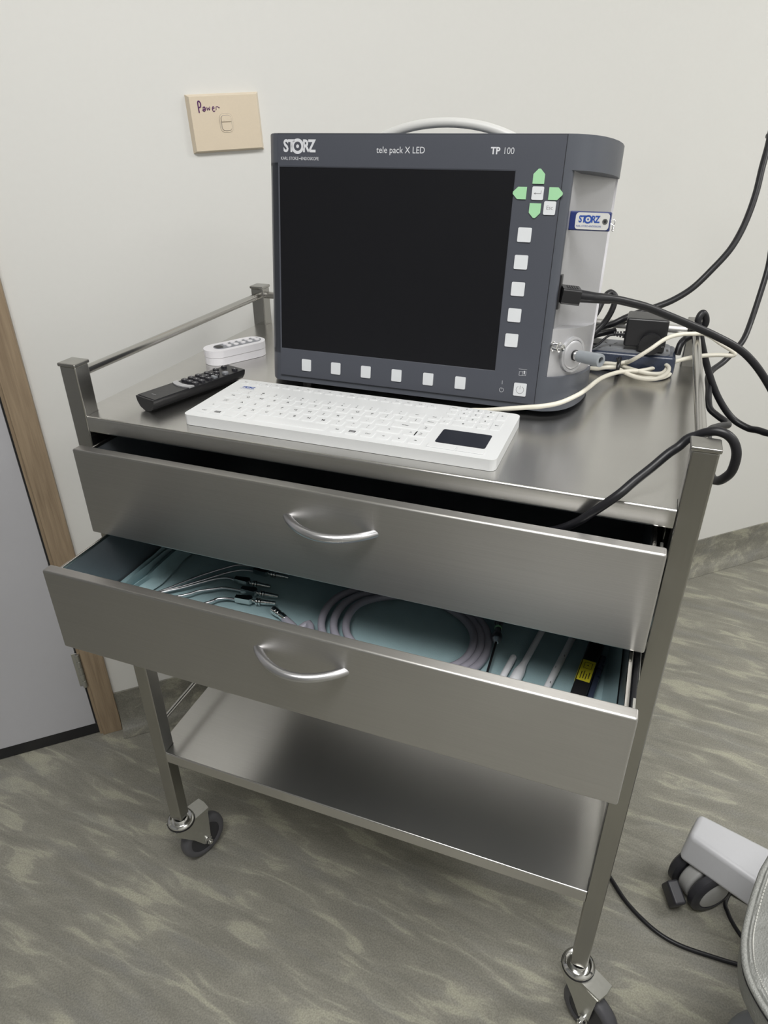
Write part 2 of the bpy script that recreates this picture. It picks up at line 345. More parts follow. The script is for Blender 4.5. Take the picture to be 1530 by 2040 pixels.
# coved vinyl skirting, 0.113 high, from the door trim to the right wall
prof = [(0, 0.113), (-0.004, 0.1125), (-0.0045, 0.07), (-0.006, 0.045), (-0.011, 0.025), (-0.020, 0.010), (-0.032, 0.003), (-0.050, 0.0012), (0, 0.0)]
def cove(s0, s1):
    t = nb(); pa = [t.verts.new((s0, y, z)) for y, z in prof]; pb = [t.verts.new((s1, y, z)) for y, z in prof]
    t.faces.new(pa[::-1]); t.faces.new(pb)
    for i in range(len(prof)): t.faces.new((pa[i], pa[(i+1) % len(prof)], pb[(i+1) % len(prof)], pb[i])).smooth = (i < len(prof)-2)
    return t
struct('baseboard_back', cove(-0.499, RS1), 'cove', ROOM)
# timber door trim
bm = nb(); box(bm, (-0.546, -0.016, 0), (-0.500, 0, 2.14), 0.0015); box(bm, (-1.50, -0.016, 2.095), (-0.546, 0, 2.14), 0.0015); box(bm, (-1.546, -0.016, 0), (-1.50, 0, 2.14), 0.0015)
box(bm, (-0.553, -0.010, 0), (-0.546, 0, 2.09), 0.0008)
struct('trim_1', bm, 'timber', ROOM)
# door leaf
bm = nb(); box(bm, (-1.494, -0.004, 0.034), (-0.5575, 0.0, 2.088), 0.001); dl = struct('door_1', bm, 'doorleaf', ROOM)
bm = nb(); box(bm, (-1.50, -0.0035, 0.002), (-0.549, 0, 0.034), 0.0005); box(bm, (-0.5575, -0.002, 0.0), (-0.553, 0, 2.09)); obj('door_seal_and_gap_shade', bm, 'black_pl', dl)  # low bar is the seal; upright black strip stands for shade beside the leaf
def hinge(z0):
    bm = nb()
    for k in range(5): cyl(bm, (-0.5535, -0.012, z0+k*0.02), (-0.5535, -0.012, z0+k*0.02+0.0192), 0.0055)
    box(bm, (-0.5535, -0.010, z0), (-0.549, -0.004, z0+0.099)); box(bm, (-0.566, -0.0065, z0), (-0.5535, -0.0045, z0+0.099), 0.0005)
    obj('door_hinge', bm, 'zinc', dl)
hinge(0.165); hinge(1.75)

# ------------------------------------------------------------------ ceiling lights
def ceiling_light(s, d, power, label):
    t = thing('ceiling_light', label, 'light', mw=Matrix.Translation(rp(s, d, CEIL)) @ Matrix.Rotation(WA, 4, 'Z'), group='ceiling light panels')
    w, h = 1.2, 0.6
    bm = nb()
    for lo, hi in (((-w/2-.02, -h/2-.02), (w/2+.02, -h/2)), ((-w/2-.02, h/2), (w/2+.02, h/2+.02)), ((-w/2-.02, -h/2), (-w/2, h/2)), ((w/2, -h/2), (w/2+.02, h/2))):
        box(bm, (*lo, -0.012), (*hi, 0), 0.002)
    obj('frame', bm, 'lamp_frame', t)
    bm = nb(); box(bm, (-w/2, -h/2, -0.005), (w/2, h/2, -0.001)); obj('diffuser', bm, 'diffuser', t)
    l = bpy.data.lights.new('lamp_light', 'AREA'); l.shape = 'RECTANGLE'; l.size = w; l.size_y = h; l.energy = power; l.color = (1.0, 0.992, 0.975)
    lo = bpy.data.objects.new('lamp_light', l); C.objects.link(lo); lo.parent = t; lo.location = (0, 0, -0.008)
for i, (s, d, p_) in enumerate(LIGHTS):
    ceiling_light(s, d, p_, ('flush white ceiling light panel nearest above the steel trolley', 'flush white ceiling light panel on the ceiling towards the door', 'added flush white ceiling light panel behind the camera, brightening the front wall')[i])

# ------------------------------------------------------------------ light switch
sw = thing('light_switch', 'beige rectangular light switch plate on wall with handwritten Power in purple', 'light switch', mw=Matrix.Translation(rp(-0.075, 0, 1.3405)) @ Matrix.Rotation(WA, 4, 'Z') @ Matrix.Rotation(R(-2.2), 4, 'Y'))
bm = nb()
prism(bm, [(-.0645, -.0455), (.0645, -.0455), (.0645, .0455), (-.0645, .0455)], 0, 0.0105, M4=Matrix(((1, 0, 0, 0), (0, 0, -1, 0), (0, 1, 0, 0), (0, 0, 0, 1))), top_scale=0.92, bev=0.0008)
obj('wall_plate', bm, 'beige', sw)
FX = Matrix(((1, 0, 0, 0), (0, 0, -1, 0), (0, 1, 0, 0), (0, 0, 0, 1)))   # 2D x,y -> wall x,z facing -y
bm = nb(); prism(bm, rrect(.0236, .0296, .0078, 6), 0.0102, 0.01055, M4=FX, mi=1); prism(bm, rrect(.0230, .0290, .0075, 6), 0.0102, 0.0112, M4=FX, bev=0.0004); obj('rocker_surround', bm, ['beige', 'print_grey'], sw)
bm = nb(); prism(bm, rrect(.0186, .0246, .0062, 6), 0.0111, 0.01128, M4=FX, mi=1)
prism(bm, rrect(.0174, .0234, .0056, 6), 0.0112, 0.0126, M4=FX, bev=0.0006)
prism(bm, [(-.0085, .0022), (.0085, .0022), (.0084, .0080), (.0060, .0110), (-.0060, .0110), (-.0084, .0080)], 0.0120, 0.0142, M4=FX, bev=0.0012, seg=3)
obj('rocker', bm, ['beige', 'print_grey'], sw)
bm = nb()
def scrib(pts, r=0.0007): tube(bm, [(x, -0.0107, z) for x, z in pts], r, 6, 4)
ox, oz = -0.0515, 0.0215
scrib([(ox+.0065, oz-.004), (ox+.0062, oz+.011), (ox+.0085, oz+.0135), (ox+.0108, oz+.010), (ox+.0100, oz+.005), (ox+.0070, oz+.004)], .0011)
scrib([(ox+.0135, oz+.003), (ox+.0165, oz+.0045), (ox+.018, oz+.001), (ox+.0155, oz-.002), (ox+.0132, oz), (ox+.0165, oz+.0015)], .001)
scrib([(ox+.0205, oz+.004), (ox+.0215, oz-.001), (ox+.0232, oz+.003), (ox+.0248, oz-.001), (ox+.026, oz+.0045)], .0006)
scrib([(ox+.030, oz+.001), (ox+.0335, oz+.002), (ox+.0318, oz+.0045), (ox+.030, oz+.001), (ox+.0315, oz-.003), (ox+.0345, oz-.002)], .0007)
scrib([(ox+.0365, oz-.001), (ox+.0370, oz+.0035), (ox+.0395, oz+.004), (ox+.042, oz+.002), (ox+.0428, oz+.003)], .0006)
obj('handwriting', bm, 'purple', sw)

# ------------------------------------------------------------------ steel trolley
W, D, H, TB, ZT, LIP = 0.80, 0.5207, 1.072, 0.0257, 1.0004, 0.0231
ZL = 0.151
tr = thing('trolley', 'stainless steel medical trolley on castors with two open drawers and a lower shelf', 'trolley')
def post(x, y):
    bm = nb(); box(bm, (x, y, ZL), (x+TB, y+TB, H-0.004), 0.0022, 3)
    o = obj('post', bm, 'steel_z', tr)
    bm = nb(); box(bm, (x-.0016, y-.0016, H-0.0045), (x+TB+.0016, y+TB+.0016, H+0.0005), 0.0018, 3)
    obj('end_cap', bm, 'steel_z', o); return o
for x, y in ((0, 0), (W-TB, 0), (0, D-TB), (W-TB, D-TB)): post(x, y)
# top sheet with folded lip
def sheet(name, z, lip, mtl, inset=0.003):
    bm = nb()
    x0, x1, y0, y1 = inset, W-inset, inset, D-inset
    # outline with front corner notches around the posts
    e = 0.0004
    pts = [(TB+e, 0.0005), (W-TB-e, 0.0005), (W-TB-e, TB+e), (x1, TB+e), (x1, D-TB-e), (W-TB-e, D-TB-e), (W-TB-e, y1), (TB+e, y1), (TB+e, D-TB-e), (x0, D-TB-e), (x0, TB+e), (TB+e, TB+e)]
    t = nb(); a = [t.verts.new((*p, z)) for p in pts]; b = [t.verts.new((*p, z-lip)) for p in pts]; t.faces.new(a)
    n = len(pts)
    for i in range(n): t.faces.new((a[i], b[i], b[(i+1) % n], a[(i+1) % n]))
    # inner return of the lip
    c = [t.verts.new((p[0]+(0.012 if p[0] < W/2 else -0.012), p[1]+(0.012 if p[1] < D/2 else -0.012), z-lip)) for p in pts]
    for i in range(n): t.faces.new((b[i], c[i], c[(i+1) % n], b[(i+1) % n]))
    # underside sheet
    d = [t.verts.new((q.co.x, q.co.y, z-0.0015)) for q in c]; t.faces.new(d[::-1])
    for i in range(n): t.faces.new((c[i], d[i], d[(i+1) % n], c[(i+1) % n]))
    bmesh.ops.recalc_face_normals(t, faces=t.faces)
    ed = [q for q in t.edges if all(abs(v.co.z-z) < 1e-5 for v in q.verts) and (all(v.co.y < 0.001 for v in q.verts) or all(v.co.y > y1-1e-4 for v in q.verts) or all(v.co.x < x0+1e-4 for v in q.verts) or all(v.co.x > x1-1e-4 for v in q.verts))]
    ed += [q for q in t.edges if all(abs(v.co.z-(z-lip)) < 1e-5 for v in q.verts) and all(v.co.y < 0.001 for v in q.verts)]
    bmesh.ops.bevel(t, geom=ed, offset=0.0028, segments=4, profile=0.5, affect='EDGES', clamp_overlap=True)
    for f in t.faces: f.smooth = f.calc_area() < 0.004
    merge(bm, t); return obj(name, bm, mtl, tr, normals=False)
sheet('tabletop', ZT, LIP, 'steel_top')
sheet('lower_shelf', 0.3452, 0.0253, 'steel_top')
def rail(name, a, b, r): bm = nb(); cyl(bm, a, b, r, seg=20); obj(name, bm, 'steel_y' if abs(a[0]-b[0]) < .01 else 'steel_x', tr)
rail('side_rail', (TB/2, TB-.001, 1.054), (TB/2, D-TB+.001, 1.054), 0.0062)
rail('side_rail', (W-TB/2, TB-.001, 1.054), (W-TB/2, D-TB+.001, 1.054), 0.0062)
rail('rear_rail', (TB-.001, D-TB/2, 1.055), (W-TB+.001, D-TB/2, 1.055), 0.0062)
rail('shelf_rail', (TB/2, TB-.001, 0.400), (TB/2, D-TB+.001, 0.400), 0.0042)
rail('shelf_rail', (W-TB/2, TB-.001, 0.400), (W-TB/2, D-TB+.001, 0.400), 0.0042)
rail('shelf_rail', (TB-.001, D-TB/2, 0.400), (W-TB+.001, D-TB/2, 0.400), 0.0042)
# drawer housing: side cheeks, back and cross rail
bm = nb()
box(bm, (0.022, TB, 0.706), (0.0255, D-TB, ZT-LIP)); box(bm, (W-0.0255, TB, 0.706), (W-0.022, D-TB, ZT-LIP)); box(bm, (0.022, D-TB-.002, 0.706), (W-0.022, D-TB+.002, ZT-LIP))
obj('drawer_housing', bm, 'black_in', tr)
def drawer(yf, z0, z1):
    o_bm = nb(); zb = z0+0.006; zs = z1-0.004; yb = yf+0.016; ye = yb+0.42; x0, x1 = 0.045, 0.757
    box(o_bm, (x0, yb, zb), (x1, ye, zb+.0015)); box(o_bm, (x0-.001, yb, zb), (x0, ye, zs)); box(o_bm, (x1, yb, zb), (x1+.001, ye, zs)); box(o_bm, (x0, ye-.001, zb), (x1, ye, zs))
    d = obj('drawer', o_bm, 'drawer_in', tr)
    bm = nb()   # rolled top edges of the two sides
    box(bm, (x0-.0022, yb, zs-.004), (x0+.0006, ye, zs+.0006), 0.0006); obj('side_edge', bm, 'steel_y', d)
    bm = nb(); box(bm, (x1-.0006, yb, zs-.004), (x1+.004, ye, zs+.0006), 0.0008); obj('side_edge', bm, 'steel_y', d)
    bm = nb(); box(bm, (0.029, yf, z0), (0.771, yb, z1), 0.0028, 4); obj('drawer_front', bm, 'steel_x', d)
    # telescopic runners
    for xa, s in ((x0-.0022, -1), (x1+.0042, 1)):
        bm = nb()
        box(bm, (min(xa, xa+s*.006), yb+.006, (zb+zs)/2-.018), (max(xa, xa+s*.006), yb+.30, (zb+zs)/2+.018), 0.001)
        box(bm, (min(xa+s*.005, xa+s*.0105), yb+.03, (zb+zs)/2-.022), (max(xa+s*.005, xa+s*.0105), yb+.40, (zb+zs)/2+.022), 0.001)
        obj('runner', bm, 'black_in', d)
    for xa, s in ((x0-.0035, -1), (x1+.0055, 1)):
        bm = nb()
        box(bm, (xa-.0015+s*.004, yb+.002, zs-.03), (xa+.0015+s*.004, yb+.022, zs-.004), 0.0005)
        box(bm, (xa+s*.0078-.0004, yb+.06, zs-.022), (xa+s*.0078+.0004, yb+.36, zs-.012))
        obj('runner_clip', bm, 'zinc', d)
    # bow handle
    zc = z0+(0.087 if z0 > .8 else 0.090); P = []
    for i in range(17):
        t_ = -1+i/8; P.append((0.4015+0.0590*t_, yf+0.0045-0.0320*(1-t_*t_)**0.92, zc))
    bm = nb(); tube(bm, P, 0.0055, 14, 3)
    obj('handle', bm, 'satin', d)
    return d
drawer(-0.0406, 0.842, 0.9705)
drawer(-0.1374, 0.7107, 0.8392)
def caster(x, y, d, nm='caster'):
    dx, dy = Vector(d).normalized(); dv = Vector((dx, dy, 0)); pv = Vector((-dy, dx, 0)); c0 = Vector((x, y, 0)); rw = 0.050
    c = c0+dv*0.038; c.z = rw; ax = pv
    bm = nb(); lathe(bm, [(0, -.010), (.034, -.010), (.036, -.0065), (.036, .0065), (.034, .010), (0, .010)], frame(c, ax), 32)
    lathe(bm, [(.0001, -.014), (.008, -.014), (.008, .014), (.0001, .014)], frame(c, ax), 16)
    root = None
    # fork as the caster's body
    f = nb()
    for s in (-1, 1):
        o = pv*s*0.0165
        # cheek plate: outline in (along dv, z)
        pts = [(-.024, .132), (.052, .126), (.050, .118), (.046, .046), (.043, .040), (.036, .038), (.029, .042), (.010, .075), (-.022, .118)]
        M4 = Matrix(((dv.x, 0, pv.x, 0), (dv.y, 0, pv.y, 0), (0, 1, 0, 0), (0, 0, 0, 1))); M4 = Matrix.Translation(c0+o) @ M4
        prism(f, pts, -0.0011, 0.0011, bev=0.0004, M4=M4)
    pts = [(-.018, -.0176), (.030, -.0176), (.054, -.0165), (.056, 0), (.054, .0165), (.030, .0176), (-.018, .0176), (-.026, .010), (-.026, -.010)]
    M5 = Matrix.Translation(c0) @ Matrix(((dv.x, pv.x, 0, 0), (dv.y, pv.y, 0, 0), (0, 0, 1, 0), (0, 0, 0, 1)))
    prism(f, pts, 0.126, 0.1325, bev=0.0012, M4=M5)
    ck = obj(nm, f, 'zinc', tr)
    obj('hub', bm, 'hub', ck)
    bm = nb(); lathe(bm, [(.034, -.0105), (.038, -.0122), (.045, -.0115), (.0485, -.007), (rw, 0), (.0485, .007), (.045, .0115), (.038, .0122), (.034, .0105), (.036, 0), (.034, -.0105)], frame(c, ax), 40)
    obj('tyre', bm, 'tyre', ck)
    bm = nb(); T = T3(c0.x, c0.y, 0.1325)
    lathe(bm, [(0, 0), (.025, 0), (.0265, .003), (.0255, .0075), (.021, .0105), (.0165, .0085), (.0155, .011), (.0135, .014), (0, .0145)], T, 36)
    obj('swivel_bearing', bm, 'chrome', ck)
    bm = nb(); lathe(bm, [(.024, -.0012), (.0268, -.0006), (.0272, .002), (.0268, .0036), (.024, .0036)], T, 36); obj('dust_ring', bm, 'rubber', ck)
    for s in (-1, 1):
        bm = nb(); a = c+pv*s*0.0175; cyl(bm, a, a+pv*s*0.003, .0085, seg=20); cyl(bm, a+pv*s*.003, a+pv*s*0.010, .0068, seg=6); cyl(bm, a+pv*s*.010, a+pv*s*0.0135, .0040, seg=14)
        obj('axle_nut', bm, 'chrome', ck)
    return ck
caster(W-TB/2, TB/2, (0.86, -0.50)); caster(TB/2, TB/2, (0.34, 0.94)); caster(TB/2, D-TB/2, (-0.7, 0.6)); caster(W-TB/2, D-TB/2, (0.8, 0.5))

# ------------------------------------------------------------------ endoscopy unit (leans back 8 degrees)
ti = 0.1394
MU = Matrix.Translation((0.2043, 0.1934, ZT)) @ Matrix.Rotation(0.0027, 4, 'Z') @ Matrix.Rotation(-ti, 4, 'X')
# local: x across, y back, z up the face
un = thing('video_unit', 'dark grey endoscopy video unit with large black screen on the trolley top', 'monitor', mw=MU)
sideR = [(0.3875, 0.0), (0.3985, 0.0012), (0.409, 0.006), (0.4185, 0.0135), (0.427, 0.025), (0.4345, 0.042), (0.4405, 0.064), (0.444, 0.090), (0.4445, 0.118), (0.4425, 0.126)]
sideL = [(0.4023-x if False else 0.0149-(x-0.3875)*0.86, y) for x, y in sideR]
sideL = [(0.0149, 0.0), (0.0085, 0.0010), (0.0030, 0.0045), (-0.003, 0.0120), (-0.010, 0.024), (-0.018, 0.042), (-0.026, 0.066), (-0.030, 0.090), (-0.031, 0.118), (-0.029, 0.126)]
outline = sideR+sideL[::-1]
def shrink(o, k): return [((x-k if x > .2 else x+k), y if y < .12 else y-k) for x, y in o]
mid = [(0.3875, 0.0), (0.3965, 0.0009), (0.3995, 0.012), (0.4035, 0.050), (0.4240, 0.092), (0.4375, 0.118), (0.4375, 0.123)]
bm = nb()
prism(bm, [(x, y+.0025) for x, y in outline], 0.297, 0.3345, bev=0.0035, seg=3)
prism(bm, [(x, y+.0025) for x, y in outline], 0.0105, 0.056, bev=0.0028, seg=3)
for v in bm.verts:
    if v.co.z < 0.02: v.co.z += v.co.y*0.078
prism(bm, [(x, y+.0025) for x, y in sideL]+[(.06, .1285), (.06, .0025)], 0.05, 0.30)
# front wall and pillars behind the foil
prism(bm, [(0.3875, .0025), (0.3965, .0036), (0.3990, .0060), (0.3990, .014), (0.390, .016), (0.012, .016), (0.003, .014), (0.003, .0070), (0.0085, .0035), (0.0149, .0025)], 0.05, 0.30)
body = obj('housing', bm, 'dgrey', un)
bm = nb()   # light silver side shells
ml = [(0.4023-x, y) for x, y in mid][::-1]
prism(bm, [(0.3875, .012), (0.3990, .012), (0.4030, .050), (0.4240, .092), (0.4400, .119), (0.4400, .124), (0.385, .124)], 0.055, 0.2985, bev=0.0006)
box(bm, (0.010, .118, 0.054), (0.392, .1245, 0.2985))
# lower connector block standing proud of the recess
prism(bm, [(0.392, .006), (0.3990, .0065), (0.4090, .0155), (0.4180, .0275), (0.4260, .0430), (0.4340, .066), (0.4400, .094), (0.4410, .118), (0.4410, .1235), (0.39, .1235)], 0.0555, 0.1165, bev=0.002)
obj('side_shell', bm, 'silver', un)
bm = nb(); prism(bm, [(0.4400, .1222), (0.4428, .1222), (0.4428, .128), (0.4400, .128)], 0.03, 0.30, bev=0.0004); box(bm, (-0.028, .1245, 0.03), (0.4415, .128, 0.32), 0.001)
obj('rear_shell', bm, 'white_pl', un)
for fx in (.05, .35): bm = nb(); cyl(bm, (fx, .020, .0010), (fx, .020, .0125), .008); obj('rubber_foot', bm, 'rubber', un)
# front foil with screen opening
u0, u1, v0, v1 = 0.0149, 0.3874, 0.0192, 0.3332; a0, a1, b0, b1 = 0.0150+.0004, 0.3330, 0.0565, 0.2962; q = 0.0028
bm = nb(); t = nb()
O4 = [t.verts.new(v) for v in ((u0, 0, v0), (u1, 0, v0), (u1, 0, v1), (u0, 0, v1))]
I4 = [t.verts.new(v) for v in ((a0, 0, b0), (a1, 0, b0), (a1, 0, b1), (a0, 0, b1))]
J4 = [t.verts.new(v) for v in ((a0+q*.7, q, b0+q), (a1-q, q, b0+q), (a1-q, q, b1-q), (a0+q*.7, q, b1-q))]
K4 = [t.verts.new((v.co.x, 0.0026, v.co.z)) for v in O4]
for i in range(4):
    j = (i+1) % 4
    t.faces.new((O4[i], O4[j], I4[j], I4[i])); t.faces.new((I4[i], I4[j], J4[j], J4[i])); t.faces.new((O4[j], O4[i], K4[i], K4[j]))
merge(bm, t)
obj('front_panel', bm, 'dgrey_panel', un)
bm = nb(); box(bm, (u0-.0006, .0018, v0-.0006), (u1+.0006, .0030, v1+.0006)); obj('panel_seam', bm, 'seam', un)
bm = nb(); box(bm, (a0, .0014, b0), (a1, .0024, b1)); obj('screen', bm, 'screen', un)
def FM(u, v, d=0.0): return Matrix.Translation((u, -d, v)) @ FX      # flat 2D drawing on the face, d in front of it
def button(u, v, w=0.0158, h=0.0158, m_='white_btn', pts=None, name='button'):
    bm = nb()
    prism(bm, pts or rrect(w, h, .0014, 3), 0.0, 0.0012, bev=0.0004, M4=FM(u, v)); return bm
def mk(name, bm, m_): return obj(name, bm, m_, un)
for u, v in ((.351, .2251), (.3504, .1937), (.3503, .162), (.3496, .1302), (.3493, .0989)): mk('button', button(u, v, .0165, .0165), 'white_btn')
for u in (.057, .1034, .1496, .1955, .2414, .2867): mk('button', button(u, .0368, .0145, .0165), 'white_btn')
def penta(a):
    w = .0068; base = [(-w, -.0070), (w, -.0070), (w, .0035), (.0012, .0092), (-.0012, .0092), (-w, .0035)]
    ca, sa = math.cos(R(a)), math.sin(R(a)); return [(x*ca-y*sa, x*sa+y*ca) for x, y in base]
for u, v, a in ((.3605, .2885, 0), (.3408, .2712, 90), (.3812, .2715, -90), (.3600, .2535, 180)): mk('arrow_button', button(u, v, pts=penta(a)), 'green_btn')
bm = button(.3612, .2715, .0138, .0145)
P1 = FM(.3612, .2715, .00125)
quad2d(bm, [(-.0035, -.0007), (.0042, -.0007), (.0042, -.0001), (-.0035, -.0001)], P1, 1); quad2d(bm, [(.0036, -.0007), (.0042, -.0007), (.0042, .0030), (.0036, .0030)], P1, 1); quad2d(bm, [(-.0048, -.0004), (-.0025, -.0016), (-.0025, .0008)], P1, 1)
obj('enter_button', bm, ['white_btn', 'print_grey'], un)
bm = button(.3772, .2558, .0140, .0148); text(bm, 'Esc', .0062, FM(.3772, .2560, .00125), 0, 1); obj('escape_button', bm, ['white_btn', 'print_grey'], un)
bm = button(.3675, .0370, .0165, .0170); P1 = FM(.3675, .0368, .00125)
ring2d(bm, .0046, .0052, P1, 1, 28, 120, 420); quad2d(bm, [(-.0003, .0008), (.0003, .0008), (.0003, .0056), (-.0003, .0056)], P1, 1); obj('power_button', bm, ['white_btn', 'print_grey'], un)
# printed marks on the foil
def storz(bm, M4, h, mi=0, sub=True):
    """logo lettering: ST, a tall ringed O with a dot, RZ, and the line below"""
    text(bm, 'S', h*1.32, M4 @ T3(-1.13*h, 0, 0), h*.045, mi, sx=.80); text(bm, 'T', h*1.32, M4 @ T3(-.60*h, 0, 0), h*.045, mi, sx=.80)
    ring2d(bm, h*.36, h*.60, M4 @ T3(.0, .02*h, 0), mi, 32); ring2d(bm, 0.0, h*.14, M4 @ T3(.0, .02*h, 0), mi, 16)
    text(bm, 'R', h*1.32, M4 @ T3(.80*h, 0, 0), h*.045, mi, sx=.80); text(bm, 'Z', h*1.32, M4 @ T3(1.36*h, 0, 0), h*.045, mi, sx=.80)
    if sub:
        text(bm, 'KARL STORZ', h*.36, M4 @ T3(-.78*h, -.94*h, 0), 0, mi, sx=.82); quad2d(bm, [(.10*h, -.95*h), (.32*h, -.95*h), (.32*h, -.91*h), (.10*h, -.91*h)], M4, mi)
        text(bm, 'ENDOSKOPE', h*.36, M4 @ T3(1.17*h, -.94*h, 0), 0, mi, sx=.82)
bm = nb(); storz(bm, FM(.0440, .3188, .0002), .0150); obj('maker_logo', bm, 'print_white', un)
bm = nb(); text(bm, 'tele pack X LED', .0105, FM(.1861, .3155, .0002), 0, sx=.92); obj('model_lettering', bm, 'print_white', un); bm = nb(); text(bm, 'TP', .0105, FM(.3055, .3157, .0002), .0003, sx=.95); text(bm, '100', .0105, FM(.3215, .3157, .0002), -.0001, sx=.88)
obj('number_lettering', bm, 'print_white', un); bm = nb(); P1 = FM(.3432, .0338, .0002); ring2d(bm, .0026, .0030, P1, 0, 20, 110, 430); quad2d(bm, [(-.0002, .0008), (.0002, .0008), (.0002, .0034), (-.0002, .0034)], P1)
quad2d(bm, [(-.0002, .0075), (.0002, .0075), (.0002, .0125), (-.0002, .0125)], P1)
obj('standby_symbol', bm, 'print_white', un); bm = nb(); P1 = FM(.3683, .0583, .0002)
for a, b_, c_, d_ in ((-.0045, -.0030, -.0041, .0022), (-.0045, -.0030, -.0004, -.0026), (-.0045, .0018, -.0004, .0022), (-.0004, -.0030, 0, .0026), (0, -.0026, .0045, -.0022), (.0041, -.0026, .0045, .0030), (0, .0022, .0045, .0026), (-.0055, .0052, .0055, .0055)):
    quad2d(bm, [(a, b_), (c_, b_), (c_, d_), (a, d_)], P1)
quad2d(bm, [(.0015, -.001), (.0030, -.001), (.0030, .0035), (.0015, .0035)], P1)
obj('book_symbol', bm, 'print_white', un)
# carrying handle
bm = nb(); P = []
for i in range(21):
    a = math.pi*i/20; P.append((0.2130-0.150*math.cos(a), 0.105, 0.2745+0.0850*math.sin(a)))
tube(bm, P, 0.0062, 14, 2); obj('carry_handle', bm, 'handle_grey', un)
# connectors on the right side
AX = Vector((.83, -.56, 0)).normalized()
c = Vector((.4215, .0365, .083))
bm = nb(); lathe(bm, [(0, -.006), (.0225, -.006), (.0232, .001), (.0225, .0055), (.0210, .0060), (.0195, .0060), (.0187, .0050), (.0180, .0062), (.0150, .0072), (0, .0076)], frame(c, AX), 44); obj('light_socket', bm, 'silver', un)
bm = nb(); lathe(bm, [(.0068, .0), (.0070, .0022), (.0, .0022)], frame(c+AX*.0074, AX), 28); obj('socket_gasket', bm, 'rubber', un)
bm = nb(); lathe(bm, [(0, 0), (.0062, 0), (.0062, .0060), (0, .0060)], frame(c+AX*.0080, AX), 28); obj('socket_stem', bm, 'chrome', un)
bm = nb(); lathe(bm, [(.0005, .0), (.0072, .0), (.0076, .001), (.0080, .018), (.0084, .034), (.0082, .0355), (.0046, .0358), (.0044, .028), (0, .028)], frame(c+AX*.0140, AX), 28); obj('guide_sleeve', bm, 'sleeve', un)
bm = nb(); lathe(bm, [(0, 0), (.0043, 0), (.0043, .001), (0, .001)], frame(c+AX*.0425, AX), 24); obj('sleeve_bore', bm, 'black_pl', un)
c = Vector((.3990, .0120, .0950)); bm = nb()
lathe(bm, [(0, -.004), (.0060, -.004), (.0064, .004), (.0052, .0045), (.0050, .008), (.0062, .0085), (.0062, .0135), (.0048, .014), (.0046, .019), (.0032, .0192), (.0030, .014), (0, .014)], frame(c, AX), 20); obj('air_connector', bm, 'chrome', un)
# mains inlet plate
bm = nb(); box(bm, (.3965, .0085, .140), (.4015, .0230, .182), 0.001); obj('inlet_plate', bm, 'black_pl', un)

# USB stick
MS = MU @ Matrix.Translation((.3995, .0240, .2436)) @ Matrix.Rotation(R(-3), 4, 'Z')
us = thing('usb_stick', 'silver and dark blue memory stick plugged into the side of the video unit', 'memory stick', mw=MS)
bm = nb(); box(bm, (0, -.0046, -.0108), (.0485, .0046, .0108), .0016, 3); obj('case', bm, 'blue', us)
bm = nb(); prism(bm, rrect(.0395, .0186, .0035, 4, .0275, 0), .0040, .0052, bev=.0004, M4=FX); obj('face_plate', bm, 'handle_grey', us)
bm = nb(); storz(bm, Matrix.Translation((.0225, -.0054, .0018)) @ FX, .0080); obj('logo_print', bm, 'print_blue', us)
bm = nb(); lathe(bm, [(.0020, 0), (.0034, 0), (.0032, .0006), (.0020, .0006)], frame((.0425, -.0050, 0), (0, -1, 0)), 20); ring2d(bm, 0, .0018, Matrix.Translation((.0425, -.0054, 0)) @ FX, 1, 14); obj('eyelet', bm, ['chrome', 'print_black'], us)
bm = nb(); tube(bm, [(.0485, 0, .002), (.0520, 0, .003), (.0535, 0, .000), (.0520, 0, -.003), (.0488, 0, -.002)], .0005, 6, 5)
for k in range(3): tube(bm, [(.0520+.0009*math.cos(a), .0009*math.sin(a), -.0045-.0024*k+.0010*math.cos(2*a)) for a in [i*math.pi/4 for i in range(8)]], .0004, 5, 3, closed=True)
obj('chain_link', bm, 'chrome', us)

# ------------------------------------------------------------------ cables
def cable(name, P, r, m_, label, cat, seg=12, group=None, n=8):
    bm = nb(); tube(bm, P, r, seg, n); o = obj(name, bm, m_); tag(o, label, cat, group); return o
PLUG = MU @ Vector((.4035, .0180, .1585)); pd = (Vector((0.650, 0.246, 1.1505))-PLUG).normalized()
POWER = [PLUG+pd*.020, PLUG+pd*.034, (0.668,0.258,1.148), (0.688,0.273,1.142), (0.710,0.290,1.134), (0.737,0.310,1.121), (0.763,0.330,1.108), (0.799,0.350,1.091), (0.834,0.362,1.073), (0.859,0.370,1.053), (0.885,0.380,1.023), (0.915,0.395,0.980), (0.926,0.408,0.952), (0.925,0.420,0.936), (0.912,0.430,0.931), (0.900,0.440,0.930), (0.886,0.450,0.928), (0.863,0.460,0.937), (0.839,0.465,0.963), (0.819,0.470,0.996), (0.804,0.475,1.028), (0.795,0.478,1.050), (0.786,0.478,1.073), (0.786,0.480,1.083), (0.790,0.484,1.088), (0.795,0.487,1.082), (0.797,0.488,1.072), (0.793,0.4885,1.064), (0.786,0.487,1.056), (0.773,0.480,1.048), (0.767,0.470,1.041), (0.765,0.462,1.028)]
pc = thing('power_cable', 'thick black mains lead from unit side looping off right and over rear trolley post', 'power cable')
bm = nb(); tube(bm, POWER, .0052, 14, 8); obj('lead', bm, 'rubber', pc)
bm = nb(); FP = frame(PLUG, pd)
prism(bm, rrect(.0300, .0190, .003), -.002, .0205, bev=.0015, M4=FP)
for k in range(5): prism(bm, rrect(.0200-.002*abs(k-2), .0205, .002), .004+k*.003, .0055+k*.003, M4=FP)
obj('plug', bm, 'black_pl', pc)
